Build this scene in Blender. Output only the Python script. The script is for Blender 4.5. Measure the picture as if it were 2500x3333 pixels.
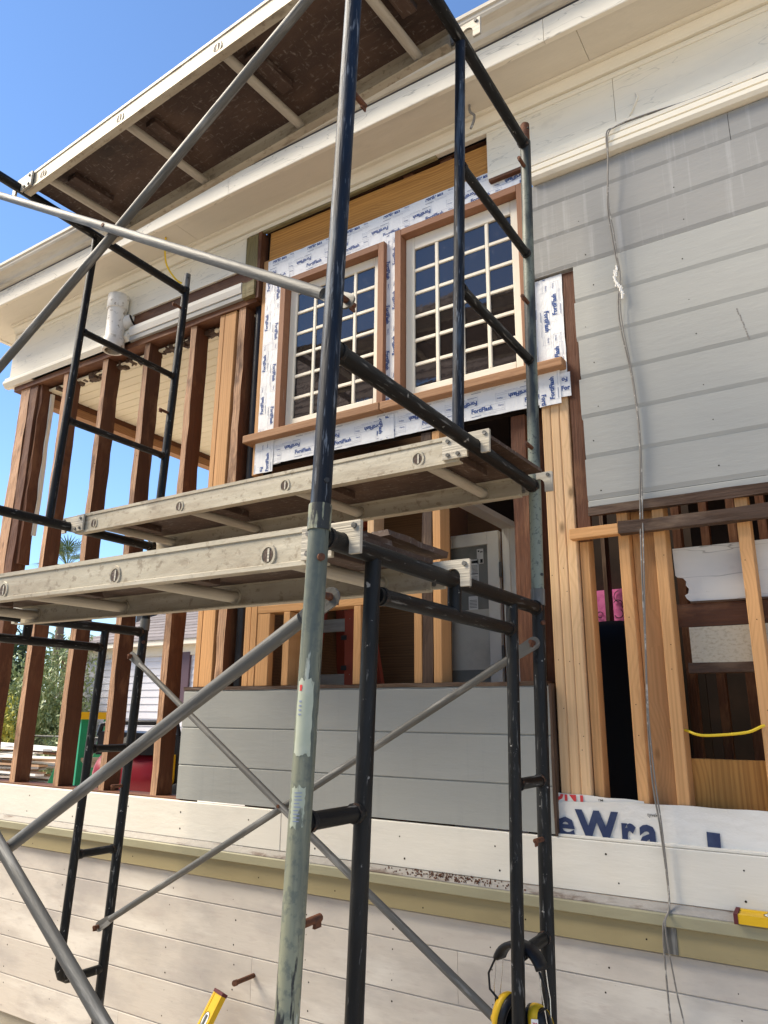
import bpy, bmesh, math, random
from mathutils import Vector, Matrix, Euler
R = random.Random(11)
sc = bpy.context.scene
for o in list(bpy.data.objects): bpy.data.objects.remove(o)

# ------------------------------------------------------------------ camera
cam_d = bpy.data.cameras.new('camera'); cam = bpy.data.objects.new('camera', cam_d)
sc.collection.objects.link(cam); sc.camera = cam
PITCH, YAW, ROLL = map(math.radians, (15.37, 32.65, 0.54))
fw = Vector((-math.sin(YAW)*math.cos(PITCH), math.cos(YAW)*math.cos(PITCH), math.sin(PITCH)))
rt = Vector((math.cos(YAW), math.sin(YAW), 0)); up = rt.cross(fw)
r2 = math.cos(ROLL)*rt + math.sin(ROLL)*up; u2 = -math.sin(ROLL)*rt + math.cos(ROLL)*up
cam.matrix_world = Matrix(((r2.x, u2.x, -fw.x, 0), (r2.y, u2.y, -fw.y, -2.73), (r2.z, u2.z, -fw.z, 1.6), (0, 0, 0, 1)))
cam_d.sensor_fit = 'HORIZONTAL'; cam_d.sensor_width = 36; cam_d.lens = 36*2416/2500
cam_d.clip_start = .05; cam_d.clip_end = 600

# ------------------------------------------------------------------ sky and sun
SUN_EL, SUN_AZ = math.radians(47), math.radians(241)      # azimuth clockwise from +y
w = bpy.data.worlds.new('World'); sc.world = w; w.use_nodes = True
nt = w.node_tree; bg = nt.nodes['Background']
sky = nt.nodes.new('ShaderNodeTexSky'); sky.sky_type = 'NISHITA'; sky.sun_disc = False
sky.sun_elevation = SUN_EL; sky.sun_rotation = SUN_AZ
sky.air_density = 1.0; sky.dust_density = 0.0; sky.ozone_density = 6.0
nt.links.new(sky.outputs[0], bg.inputs[0]); bg.inputs[1].default_value = 0.125
sl = bpy.data.lights.new('sun', 'SUN'); sun = bpy.data.objects.new('sun', sl); sc.collection.objects.link(sun)
sl.energy = 5.0; sl.angle = math.radians(34); sl.color = (1, .885, .715)
sd = Vector((math.sin(SUN_AZ)*math.cos(SUN_EL), math.cos(SUN_AZ)*math.cos(SUN_EL), math.sin(SUN_EL)))
sun.rotation_euler = sd.to_track_quat('Z', 'Y').to_euler(); sun.location = (0, -3, 12)
sc.view_settings.view_transform = 'Standard'; sc.view_settings.look = 'None'
sc.view_settings.gamma = 1; sc.view_settings.exposure = 0.98; sc.view_settings.use_curve_mapping = False
sc.cycles.max_bounces = 8; sc.cycles.diffuse_bounces = 5

# ------------------------------------------------------------------ materials
MATS = {}
def mat(name, base, rough=.6, layers=(), bump=(), metal=0, spec=.28, ior=1.45, hue=0, coord='Object'):
    """base colour + layers of (colour, kind, scale vec, lo, hi, strength); bump = list of (kind, scale, strength)"""
    m = bpy.data.materials.new(name); m.use_nodes = True; MATS[name] = m
    n = m.node_tree; N = n.nodes; L = n.links; b = N['Principled BSDF']
    b.inputs['Roughness'].default_value = rough; b.inputs['Metallic'].default_value = metal
    b.inputs['IOR'].default_value = ior; b.inputs['Specular IOR Level'].default_value = spec
    tc = N.new('ShaderNodeTexCoord'); oi = N.new('ShaderNodeObjectInfo')
    mu = N.new('ShaderNodeMath'); mu.operation = 'MULTIPLY'; mu.inputs[1].default_value = 37.0
    L.new(oi.outputs['Random'], mu.inputs[0])
    ad = N.new('ShaderNodeVectorMath'); ad.operation = 'ADD'
    L.new(tc.outputs[coord], ad.inputs[0]); L.new(mu.outputs[0], ad.inputs[1])
    def field(kind, s):
        mp = N.new('ShaderNodeMapping'); s = (s, s, s) if not hasattr(s, '__len__') else s
        mp.inputs['Scale'].default_value = s
        L.new(ad.outputs[0], mp.inputs[0])
        if kind.startswith('noise'):
            t = N.new('ShaderNodeTexNoise'); t.inputs['Scale'].default_value = 1
            t.inputs['Detail'].default_value = {'noise': 4, 'noise1': 1, 'noise8': 8}[kind]
            t.inputs['Roughness'].default_value = .6
            L.new(mp.outputs[0], t.inputs['Vector']); return t.outputs[0]
        if kind == 'vor':
            t = N.new('ShaderNodeTexVoronoi'); t.inputs['Scale'].default_value = 1; L.new(mp.outputs[0], t.inputs['Vector']); return t.outputs['Distance']
        if kind == 'knot':
            t = N.new('ShaderNodeTexVoronoi'); t.inputs['Scale'].default_value = 1; L.new(mp.outputs[0], t.inputs['Vector'])
            sp = N.new('ShaderNodeSeparateColor'); L.new(t.outputs['Color'], sp.inputs[0])
            lt = N.new('ShaderNodeMath'); lt.operation = 'LESS_THAN'; lt.inputs[1].default_value = .62; L.new(sp.outputs[0], lt.inputs[0])
            a_ = N.new('ShaderNodeMath'); a_.operation = 'ADD'; L.new(t.outputs['Distance'], a_.inputs[0]); L.new(lt.outputs[0], a_.inputs[1]); return a_.outputs[0]
        if kind == 'crack':
            nz = N.new('ShaderNodeTexNoise'); nz.inputs['Scale'].default_value = 2.5; L.new(mp.outputs[0], nz.inputs['Vector'])
            mx = N.new('ShaderNodeVectorMath'); mx.operation = 'ADD'; L.new(mp.outputs[0], mx.inputs[0]); L.new(nz.outputs['Color'], mx.inputs[1])
            t = N.new('ShaderNodeTexVoronoi'); t.feature = 'DISTANCE_TO_EDGE'; t.inputs['Scale'].default_value = 1
            L.new(mx.outputs[0], t.inputs['Vector']); return t.outputs['Distance']
        if kind == 'rings':
            t = N.new('ShaderNodeTexWave'); t.wave_type = 'BANDS'; t.bands_direction = 'Z'
            t.inputs['Scale'].default_value = 1; t.inputs['Distortion'].default_value = 5; t.inputs['Detail'].default_value = 2
            t.inputs['Detail Scale'].default_value = .8
            kf = ramp(field('knot', (4.2, 0, 9)), .75, .0)
            pw = N.new('ShaderNodeMath'); pw.operation = 'MULTIPLY'; pw.inputs[1].default_value = 1.1; L.new(kf, pw.inputs[0])
            cv = N.new('ShaderNodeCombineXYZ'); L.new(pw.outputs[0], cv.inputs[2])
            av = N.new('ShaderNodeVectorMath'); av.operation = 'ADD'; L.new(mp.outputs[0], av.inputs[0]); L.new(cv.outputs[0], av.inputs[1])
            L.new(av.outputs[0], t.inputs['Vector']); return t.outputs['Fac']
    def ramp(fac, lo, hi):
        r = N.new('ShaderNodeMapRange'); r.inputs['From Min'].default_value = lo; r.inputs['From Max'].default_value = hi
        L.new(fac, r.inputs['Value']); return r.outputs[0]
    rgb = N.new('ShaderNodeRGB'); rgb.outputs[0].default_value = (*base, 1); col = rgb.outputs[0]
    if hue:
        hs = N.new('ShaderNodeHueSaturation'); mr = N.new('ShaderNodeMapRange')
        mr.inputs['To Min'].default_value = 1-hue; mr.inputs['To Max'].default_value = 1+hue
        L.new(oi.outputs['Random'], mr.inputs[0]); L.new(mr.outputs[0], hs.inputs['Value']); L.new(col, hs.inputs['Color']); col = hs.outputs[0]
    for (c, kind, s, lo, hi, st) in layers:
        f = ramp(field(kind, s), lo, hi)
        m2 = N.new('ShaderNodeMath'); m2.operation = 'MULTIPLY'; m2.inputs[1].default_value = st; m2.use_clamp = True; L.new(f, m2.inputs[0])
        mx = N.new('ShaderNodeMix'); mx.data_type = 'RGBA'; L.new(m2.outputs[0], mx.inputs[0]); L.new(col, mx.inputs[6]); mx.inputs[7].default_value = (*c, 1)
        col = mx.outputs[2]
    L.new(col, b.inputs['Base Color'])
    prev = None
    for (kind, s, st) in bump:
        bp = N.new('ShaderNodeBump'); bp.inputs['Strength'].default_value = st; bp.inputs['Distance'].default_value = .01
        L.new(field(kind, s), bp.inputs['Height'])
        if prev: L.new(prev, bp.inputs['Normal'])
        prev = bp.outputs[0]
    if prev: L.new(prev, b.inputs['Normal'])
    return m
def paint(name, c, dark=.72, grime=(.30, .27, .22), g=.5, streak=None, rough=.55, cracks=.0, hue=.02):
    d = tuple(x*dark for x in c)
    ly = [(d, 'noise', (1.3, 3, 3), .45, .75, .35), (tuple(min(1, x*1.1) for x in c), 'noise', (3, 14, 14), .5, .8, .5),
          (grime, 'noise8', (5, 9, 9), .60, .85, g), (grime, 'noise', (60, 60, 60), .70, .78, g*.6)]
    if streak: ly.append((streak, 'noise', (26, 26, .9), .56, .72, .55))
    if cracks: ly.append((tuple(x*.35 for x in grime), 'crack', (1.3, 9, 9), .012, .0, cracks))
    return mat(name, c, rough, ly, [('noise', (6, 40, 40), .12), ('noise8', (30, 60, 60), .08)], hue=hue)
def wood(name, c, dk, grain=1.0, rough=.65, hue=.1, knots=.8, stain=None, bump=.15):
    ly = [(dk, 'rings', (.5, 20, 20), .35, 1.0, .27*grain), (dk, 'noise8', (2.2, 120, 120), .45, .75, .45*grain),
          (tuple(min(1, x*1.22) for x in c), 'noise', (1.5, 10, 10), .5, .8, .6),
          (tuple(x*.40 for x in dk), 'knot', (4.2, 0, 9), .135, .05, knots)]
    if stain: ly.append((stain, 'noise8', (3.5, 9, 9), .52, .66, .8))
    return mat(name, c, rough, ly, [('noise8', (2.2, 90, 90), bump), ('noise', (10, 50, 50), bump)], hue=hue)
cream = paint('cream_paint', (.76, .70, .57), g=.35, cracks=.0)
cream_old = paint('cracked_cream_paint', (.78, .715, .575), g=.45, cracks=.28)
soffit_m = paint('soffit_paint', (.64, .585, .475), g=.25)
fascia_m = paint('peeling_fascia_paint', (.74, .68, .555), g=.8, cracks=.5)
gutter_m = mat('weathered_gutter', (.50, .46, .38), .6, [((.25, .22, .18), 'noise8', (3, 20, 20), .5, .75, .8), ((.62, .58, .49), 'noise', (2, 6, 6), .5, .7, .5)], [('noise8', 25, .15)])
grey_sid = paint('grey_siding_paint', (.34, .335, .305), g=.22, dark=.85)
grey_top = paint('streaked_grey_siding', (.275, .268, .248), g=.3, streak=(.42, .41, .39), dark=.85)
grey_half = paint('half_wall_grey_paint', (.285, .287, .265), g=.35, streak=(.245, .25, .235), dark=.85)
low_sid = mat('primed_siding_paint', (.49, .445, .385), .75, [((.33, .30, .275), 'noise8', (1.7, 3.6, 3.6), .47, .66, .8), ((.62, .58, .51), 'noise8', (1.2, 5, 5), .53, .66, .75), ((.40, .34, .30), 'noise8', (9, 40, 40), .56, .72, .55), ((.25, .22, .20), 'noise8', (50, 60, 60), .66, .75, .5)], [('noise8', (8, 50, 50), .12)], hue=.03)
white_b = paint('white_board_paint', (.655, .615, .53), g=.22, dark=.88)
khaki = mat('khaki_paint', (.285, .235, .125), .55, [((.20, .16, .085), 'noise8', (3, 9, 9), .5, .8, .6), ((.16, .12, .08), 'noise8', (14, 60, 60), .66, .76, .6)], [('noise', (10, 40, 40), .08)])
khaki_lip = mat('khaki_lip_paint', (.29, .27, .175), .55, [((.20, .175, .115), 'noise8', (4, 12, 12), .52, .8, .6)], [('noise', (10, 40, 40), .08)])
ledge_m = mat('dirty_grey_ledge', (.30, .28, .25), .8, [((.10, .06, .04), 'noise8', (5, 14, 14), .55, .66, .8), ((.40, .37, .33), 'noise', (30, 30, 30), .5, .7, .5)], [('noise8', 60, .3)])
old_wood = wood('old_redwood', (.112, .044, .021), (.05, .022, .012), hue=.25, stain=(.19, .088, .042), bump=.4, knots=.4)
stud_face = wood('weathered_stud_face', (.46, .27, .155), (.075, .035, .02), hue=.2, stain=(.085, .042, .025), bump=.6, knots=.5)
old_dark = wood('dark_old_wood', (.085, .050, .032), (.025, .015, .011), hue=.2, stain=(.15, .10, .065), bump=.4, knots=.3)
new_fir = wood('new_fir', (.56, .30, .125), (.34, .17, .06), hue=.12)
new_pale = wood('pale_new_fir', (.64, .42, .23), (.42, .25, .11), hue=.10)
header_w = wood('orange_header_wood', (.50, .245, .062), (.22, .085, .02), hue=.03, grain=1.4, knots=.95)
red_fr = wood('redwood_frame', (.27, .135, .075), (.18, .075, .04), hue=.12, knots=.0, grain=.7)
sill_w = wood('redwood_sill', (.35, .19, .095), (.20, .085, .04), hue=.1, knots=.2)
ply_dark = wood('dark_plywood', (.20, .105, .046), (.07, .036, .018), hue=.1, knots=.8)
ply_orng = wood('orange_plywood', (.36, .17, .055), (.2, .085, .03), hue=.05)
moss_w = wood('mossy_trim', (.20, .16, .07), (.07, .06, .03), hue=.1, stain=(.30, .25, .13), bump=.5)
bead_m = paint('beadboard_paint', (.78, .70, .52), g=.2, dark=.9)
white_old = paint('worn_white_paint', (.66, .63, .57), g=.7, cracks=.6)
dirty_w = mat('dirty_white_board', (.47, .42, .32), .75, [((.26, .215, .15), 'noise8', (70, 120, 120), .48, .68, .6), ((.16, .12, .08), 'noise8', (2.0, 6, 6), .55, .72, .7)], [('noise8', 30, .2)])
black_tube = mat('scratched_black_paint', (.006, .006, .006), .47, [((.014, .0145, .015), 'noise8', (3, 30, 30), .48, .66, .8), ((.24, .24, .23), 'noise8', (12, 100, 100), .60, .68, .45), ((.33, .32, .30), 'noise8', (40, 40, 40), .67, .70, .7)], [('noise8', (4, 60, 60), .35)], spec=.24)
blue_tube = mat('scratched_blue_paint', (.0055, .0105, .022), .52, [((.008, .009, .012), 'noise8', (2, 14, 14), .42, .56, .85), ((.22, .25, .29), 'noise8', (12, 100, 100), .58, .66, .55), ((.08, .11, .15), 'noise8', (3, 40, 40), .55, .68, .7)], [('noise8', (4, 60, 60), .4)], spec=.22)
sage_tube = mat('peeling_sage_paint', (.24, .242, .165), .55, [((.10, .115, .10), 'noise8', (60, 60, 60), .5, .62, .6), ((.06, .075, .07), 'noise8', (1.3, 14, 14), .43, .60, .85), ((.02, .022, .025), 'noise8', (4, 26, 26), .548, .575, .95), ((.42, .44, .37), 'noise8', (6, 40, 40), .61, .65, .8)], [('noise8', (6, 40, 40), .25)])
spray_tube = mat('oversprayed_sage_tube', (.18, .20, .16), .5, [((.022, .026, .03), 'noise', (1.6, 8, 8), .45, .57, .94), ((.025, .03, .035), 'noise8', (90, 90, 90), .55, .66, .7)], [('noise8', 40, .1)])
weld_m = mat('painted_weld', (.010, .010, .010), .5, [((.10, .05, .03), 'noise8', (60, 60, 60), .56, .66, .8)], [('noise8', 120, .6)])
galv = mat('galvanised_steel', (.115, .113, .105), .58, [((.075, .072, .066), 'noise8', (3, 30, 30), .48, .72, .8), ((.25, .245, .23), 'noise8', (5, 50, 50), .54, .66, .75), ((.10, .09, .08), 'noise8', (30, 60, 60), .68, .75, .7)], [('noise8', (6, 60, 60), .3)], metal=.3)
rust = mat('rusty_steel', (.13, .055, .03), .8, [((.05, .03, .025), 'noise8', 60, .45, .7, .8)], [('noise8', 120, .3)], metal=.2)
alu = mat('oxidised_aluminium', (.40, .36, .275), .55, [((.25, .20, .14), 'noise8', (2.2, 7, 7), .46, .70, .7), ((.14, .105, .07), 'noise8', (7, 16, 16), .57, .66, .55), ((.20, .16, .11), 'noise8', (34, 40, 40), .575, .64, .65), ((.52, .48, .39), 'noise', (1.6, 30, 30), .5, .7, .6), ((.10, .08, .06), 'noise8', (70, 90, 90), .69, .74, .7)], [('noise8', (30, 40, 40), .18)], metal=.15)
alu_dk = mat('rung_aluminium', (.42, .385, .315), .55, [((.24, .21, .17), 'noise8', (3, 20, 20), .48, .7, .7)], [('noise', (1, 160, 160), .3)], metal=.15)
deck_m = mat('scuffed_brown_deck', (.050, .030, .022), .65, [((.105, .065, .045), 'noise8', (3, 6, 6), .45, .7, .8), ((.20, .17, .145), 'noise8', (20, 70, 70), .58, .68, .5), ((.24, .21, .18), 'noise8', (90, 34, 34), .60, .70, .5), ((.012, .009, .008), 'noise8', (2, 5, 5), .58, .70, .7)], [('noise8', (20, 40, 40), .3)], spec=.3)
tape_m = mat('white_flashing_tape', (.74, .735, .72), .45, [((.68, .69, .70), 'noise', 9, .5, .75, .6)], [('noise', (9, 9, 9), .55), ('noise8', (45, 16, 16), .35)], spec=.5)
ink = mat('blue_ink', (.025, .07, .24), .5); ink2 = mat('navy_ink', (.028, .04, .095), .55, [((.06, .08, .14), 'noise', 12, .5, .7, .7)]); ink3 = mat('red_ink', (.55, .05, .05), .55); inkg = mat('grey_ink', (.22, .25, .34), .5); inkk = mat('black_ink', (.03, .03, .03), .5)
wrap_m = mat('white_house_wrap', (.70, .67, .61), .55, [((.60, .58, .53), 'noise', (5, 9, 9), .5, .75, .6)], [('noise', (9, 14, 14), .45), ('noise8', (30, 40, 40), .12)])
sash_m = paint('cream_sash_paint', (.76, .70, .57), g=.2, dark=.92, rough=.45)
glass_m = mat('window_glass', (.018, .014, .013), .03, [((.07, .062, .058), 'noise8', 22, .6, .75, .6)], bump=[('noise', 5, .035)], ior=1.8, spec=.5)
dglass = mat('door_glass', (.22, .22, .20), .08, [((.34, .325, .28), 'noise', 3, .45, .65, .8)])
film_m = mat('pale_protective_film', (.62, .585, .50), .4, [((.48, .45, .38), 'noise', 4, .45, .65, .8)], bump=[('noise', 9, .5)])
vinyl = paint('white_door_paint', (.80, .77, .69), g=.1)
pvc = mat('grimy_white_pvc', (.66, .62, .55), .45, [((.20, .155, .10), 'noise8', (30, 30, 30), .56, .63, .8), ((.40, .36, .29), 'noise', 8, .5, .7, .6)], [('noise8', 60, .05)])
shade_nail_dark = mat('shade_and_nail_dark', (.022, .015, .011), .9, [((.045, .028, .018), 'noise', 2, .45, .7, .8)])  # near-black painted for shade in rooms, gaps and pipe mouth; nail heads share it
abs_m = mat('black_plastic', (.012, .012, .014), .35, [((.03, .03, .034), 'noise', 6, .5, .7, .6)])
black_sheet = mat('black_sheeting', (.004, .004, .005), .7, spec=.2)
pink = mat('pink_insulation', (.92, .24, .53), .9, [((.55, .05, .25), 'noise8', 14, .5, .7, .7)], [('noise8', 30, .4)])
yellow = mat('yellow_paint', (.66, .40, .015), .4, [((.5, .28, .01), 'noise8', (5, 20, 20), .5, .75, .5), ((.12, .09, .04), 'noise8', 70, .68, .74, .5)], [('noise', 40, .03)])
yel_wire = mat('yellow_cable_jacket', (.72, .50, .03), .4)
maroon = mat('maroon_rubber', (.10, .022, .025), .6)
cable_m = mat('grey_cable_jacket', (.20, .185, .165), .6, [((.55, .52, .46), 'noise8', (30, 30, 30), .55, .65, .7), ((.14, .12, .10), 'noise8', 20, .55, .7, .7)], [('noise8', 60, .2)])
leather = mat('black_padding', (.010, .010, .011), .45, bump=[('noise8', 60, .15)])
green_fg = mat('green_fibreglass', (.015, .22, .11), .45, [((.03, .30, .16), 'noise', 6, .5, .7, .5)])
orange_fg = mat('orange_fibreglass', (.32, .065, .035), .5, [((.35, .06, .03), 'noise8', 8, .5, .7, .6)])
red_m = mat('red_tank_paint', (.20, .012, .02), .35)
roof_g = mat('grey_shingles', (.21, .185, .18), .9, [((.13, .115, .115), 'noise8', (6, 9, 9), .45, .7, .8)], [('noise8', 12, .4)], hue=.15)
roof_b = mat('brown_shingles', (.32, .22, .17), .9, [((.19, .13, .10), 'noise8', (3, 6, 6), .45, .7, .8)], [('noise8', 12, .4)], hue=.25)
lav = paint('lavender_white_paint', (.62, .60, .62), g=.1, dark=.92)
trimc = paint('cream_trim_paint', (.66, .60, .50), g=.15)
plum = mat('plum_trim_paint', (.10, .06, .075), .5)
ground_m = mat('dusty_concrete', (.58, .50, .40), .9, [((.40, .345, .275), 'noise8', (.7, .7, .7), .42, .68, .8), ((.50, .47, .42), 'noise', (3, 3, 3), .5, .75, .5)], [('noise8', 9, .3)])
conc = mat('foundation_concrete', (.33, .30, .24), .9, [((.22, .20, .15), 'noise8', 4, .45, .7, .8)], [('noise8', 30, .4)])
board_mix = wood('salvaged_board', (.58, .38, .23), (.32, .17, .09), hue=.45, knots=.2)
board_wht = paint('salvaged_painted_board', (.72, .69, .63), g=.3, hue=.1)
leaf_g = mat('olive_leaf', (.30, .35, .15), .5, [((.15, .20, .06), 'noise', 2.2, .42, .62, .9), ((.46, .48, .28), 'noise', 6, .55, .7, .8)], spec=.6)
leaf_y = mat('yellow_green_leaf', (.55, .50, .09), .5, [((.30, .34, .07), 'noise', 2.2, .46, .64, .9), ((.60, .44, .04), 'noise', 3, .6, .7, .8)])
leaf_d = mat('dark_leaf', (.030, .055, .020), .55, [((.06, .09, .035), 'noise', 3, .5, .7, .9)])
palm_m = mat('palm_leaf', (.11, .16, .05), .5, [((.06, .09, .03), 'noise', 4, .45, .65, .9)])
bark = wood('bark', (.16, .11, .075), (.07, .05, .035), bump=.5)
old_stick = mat('faded_sage_sticker', (.36, .385, .29), .55, [((.10, .11, .09), 'noise8', (26, 26, 8), .57, .61, .85), ((.46, .47, .38), 'noise', 12, .5, .7, .6)])
white_lab = mat('white_label', (.75, .74, .70), .5)
chrome = mat('bare_steel_wire', (.6, .6, .58), .25, metal=.9)

# ------------------------------------------------------------------ mesh helpers
class MB:
    def __init__(s): s.v = []; s.f = []; s.m = []; s.sm = []
    def add(s, vs, fs, mi=0, smooth=False, M=None):
        k = len(s.v)
        s.v += [tuple(M @ Vector(p)) if M else tuple(p) for p in vs]
        for f in fs: s.f.append(tuple(k+i for i in f)); s.m.append(mi); s.sm.append(smooth)
        return s
    def box(s, x0, x1, y0, y1, z0, z1, mi=0, M=None, j=0):
        v = [(x, y, z) for x in (x0, x1) for y in (y0, y1) for z in (z0, z1)]
        if j: v = [tuple(c+R.uniform(-j, j) for c in p) for p in v]
        return s.add(v, [(0, 1, 3, 2), (4, 6, 7, 5), (0, 4, 5, 1), (2, 3, 7, 6), (0, 2, 6, 4), (1, 5, 7, 3)], mi, M=M)
    def tube(s, pts, r, n=12, mi=0, cap=True, r2=None, squash=1):
        pts = [Vector(p) for p in pts]; rings = []; prev = None
        for i, p in enumerate(pts):
            t = (pts[min(i+1, len(pts)-1)] - pts[max(i-1, 0)]).normalized()
            a = prev if prev is not None else (Vector((0, 0, 1)) if abs(t.z) < .9 else Vector((1, 0, 0)))
            a = (a - t*a.dot(t)).normalized(); b = t.cross(a); prev = a
            rr = r if r2 is None else r+(r2-r)*i/(len(pts)-1)
            rings.append([p + a*rr*math.cos(2*math.pi*k/n)*squash + b*rr*math.sin(2*math.pi*k/n) for k in range(n)])
        vs = [q for ring in rings for q in ring]; fs = []
        for i in range(len(pts)-1):
            for k in range(n): fs.append((i*n+k, i*n+(k+1) % n, (i+1)*n+(k+1) % n, (i+1)*n+k))
        s.add(vs, fs, mi, True)
        if cap:
            s.add(rings[0][::-1], [tuple(range(n))], mi); s.add(rings[-1], [tuple(range(n))], mi)
        return s
    def prism(s, prof, x0, x1, mi=0):
        """profile of (y,z) extruded along x, closed"""
        n = len(prof); v = [(x0, y, z) for y, z in prof] + [(x1, y, z) for y, z in prof]
        f = [(i, (i+1) % n, n+(i+1) % n, n+i) for i in range(n)] + [tuple(range(n))[::-1], tuple(range(n, 2*n))]
        return s.add(v, f, mi)
    def lathe(s, prof, n=20, mi=0, M=None, smooth=True):
        """profile (r,z) about z"""
        v = [(r*math.cos(2*math.pi*k/n), r*math.sin(2*math.pi*k/n), z) for r, z in prof for k in range(n)]
        f = [(i*n+k, i*n+(k+1) % n, (i+1)*n+(k+1) % n, (i+1)*n+k) for i in range(len(prof)-1) for k in range(n)]
        return s.add(v, f, mi, smooth, M)
    def mesh(s, name, mats):
        me = bpy.data.meshes.new(name); me.from_pydata(s.v, [], s.f)
        for m in (mats if isinstance(mats, (list, tuple)) else [mats]): me.materials.append(m)
        me.polygons.foreach_set('material_index', s.m); me.polygons.foreach_set('use_smooth', s.sm); me.update()
        return me
def link(name, me, parent=None, loc=(0, 0, 0), rot=(0, 0, 0)):
    o = bpy.data.objects.new(name, me); sc.collection.objects.link(o)
    o.location = loc; o.rotation_euler = rot
    if parent: o.parent = parent
    return o
def fixnorm(me, bev=0):
    bm = bmesh.new(); bm.from_mesh(me); bmesh.ops.recalc_face_normals(bm, faces=bm.faces)
    if bev: bmesh.ops.bevel(bm, geom=[e for e in bm.edges], offset=bev, segments=1, affect='EDGES', profile=.5)
    bm.to_mesh(me); bm.free()
def put(name, mb, mats, parent=None, loc=(0, 0, 0), rot=(0, 0, 0), fix=True):
    me = mb.mesh(name, mats)
    if fix: fixnorm(me)
    return link(name, me, parent, loc, rot)
CACHE = {}
ROT = {'x': (0, 0, 0), 'z': (0, -math.pi/2, 0), 'y': (0, 0, math.pi/2)}
def board(name, m, parent, x0, x1, y0, y1, z0, z1, axis='x', bev=.002, rough=0, tilt=(0, 0, 0), label=None, face=None):
    """a piece of timber whose grain runs along its local x"""
    dx, dy, dz = x1-x0, y1-y0, z1-z0
    L, A, B = {'x': (dx, dy, dz), 'z': (dz, dy, dx), 'y': (dy, dx, dz)}[axis]
    key = (round(L, 4), round(A, 4), round(B, 4), m.name, bev, rough)
    if key in CACHE and not rough: me = CACHE[key]
    else:
        mb = MB()
        if rough:
            n = max(3, int(L/.12)); prof = [(-A/2, -B/2), (A/2, -B/2), (A/2, B/2), (-A/2, B/2)]; vs = []
            for i in range(n+1):
                for (a, b) in prof: vs.append((-L/2+L*i/n, a+R.uniform(-rough, rough), b+R.uniform(-rough, rough)))
            fs = [(i*4+k, i*4+(k+1) % 4, i*4+4+(k+1) % 4, i*4+4+k) for i in range(n) for k in range(4)] + [(3, 2, 1, 0), (n*4, n*4+1, n*4+2, n*4+3)]
            mb.add(vs, fs)
            if face: mb.m = [1 if (i_ < n*4 and i_ % 4 == 3) else 0 for i_ in range(len(fs))]
            me = mb.mesh(name, [m, face] if face else m); fixnorm(me)
        else:
            mb.box(-L/2, L/2, -A/2, A/2, -B/2, B/2); me = mb.mesh(name, m); fixnorm(me, min(bev, A*.3, B*.3)); CACHE[key] = me
    r = ROT[axis]
    o = link(name, me, parent, ((x0+x1)/2, (y0+y1)/2, (z0+z1)/2))
    o.rotation_euler = (Euler(tilt).to_matrix() @ Euler(r).to_matrix()).to_euler()
    if label: o['label'] = label
    return o
def tag(o, label, cat, group=None, kind=None):
    if label: o['label'] = label
    if cat: o['category'] = cat
    if group: o['group'] = group
    if kind: o['kind'] = kind
    return o
def thing(name, label, cat, loc=(0, 0, 0), rot=(0, 0, 0), group=None):
    return tag(link(name, None, None, loc, rot), label, cat, group)
FONT = {}
def text_geo(s, bold=.0):
    k = (s, bold)
    if k not in FONT:
        c = bpy.data.curves.new('lettering', 'FONT'); c.body = s; c.size = 1; c.resolution_u = 2; c.offset = bold
        o = bpy.data.objects.new('lettering', c); sc.collection.objects.link(o)
        dg = bpy.context.evaluated_depsgraph_get(); me = bpy.data.meshes.new_from_object(o.evaluated_get(dg))
        vs = [tuple(v.co) for v in me.vertices]; fs = [tuple(p.vertices) for p in me.polygons]
        bpy.data.objects.remove(o); bpy.data.curves.remove(c); bpy.data.meshes.remove(me)
        xs = [v[0] for v in vs] or [0]; x0 = min(xs)
        FONT[k] = ([(v[0]-x0, v[1]) for v in vs], fs, max(xs)-x0)
    return FONT[k]
def put_text(mb, s, M, width=None, height=None, bold=0, mi=0):
    vs, fs, wd = text_geo(s, bold); k = (width/wd) if width else height/.72; ky = height/.72 if height else k
    mb.add([(x*k, y*ky, 0) for x, y in vs], fs, mi, M=M)

# ------------------------------------------------------------------ ground
g = MB().add([(-150, -60, 0), (80, -60, 0), (80, 150, 0), (-150, 150, 0)], [(0, 1, 2, 3)])
tag(put('ground', g, ground_m), None, None, kind='structure')

# ------------------------------------------------------------------ the house under repair
H = thing('house', 'cream and grey timber house stripped to its studs, filling the picture behind the scaffold', 'house')
XL, XR = -4.97, 1.6
# lower wall ---------------------------------------------------------
board('foundation', conc, H, XL, XR, .0, .2, -.05, .072)
edges = [.885, .778, .602, .427, .249, .072]
def sid_profile(z0, z1, y=-.020, ch=.010, dep=.007, th=.02):
    return [(y+th, z0), (y+th, z1), (y+dep, z1), (y+dep, z1-ch*.4), (y, z1-ch), (y, z0+.001), (y+.001, z0)]
def siding(name, m, x0, x1, z0, z1, **k):
    cx, cz = (x0+x1)/2, (z0+z1)/2
    mb = MB().prism([(a, b-cz) for a, b in sid_profile(z0, z1, **k)], x0-cx, x1-cx)
    return put(name, mb, m, H, (cx, 0, cz))
for i in range(5):
    z1, z0 = edges[i], edges[i+1]; cut = (-2.16, -1.4, -2.385, -2.16, -3.2)[i]
    for a, b in ((XL, cut-.0007), (cut+.0007, XR)): siding('siding_board', low_sid, a, b, z0, z1, ch=.007, dep=.006)
nb = MB(); 
def disc(mb, x, y, z, r, n=8, mi=0):
    mb.add([(x+r*math.cos(6.283*k/n), y, z+r*math.sin(6.283*k/n)) for k in range(n)], [tuple(range(n))], mi)
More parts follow.
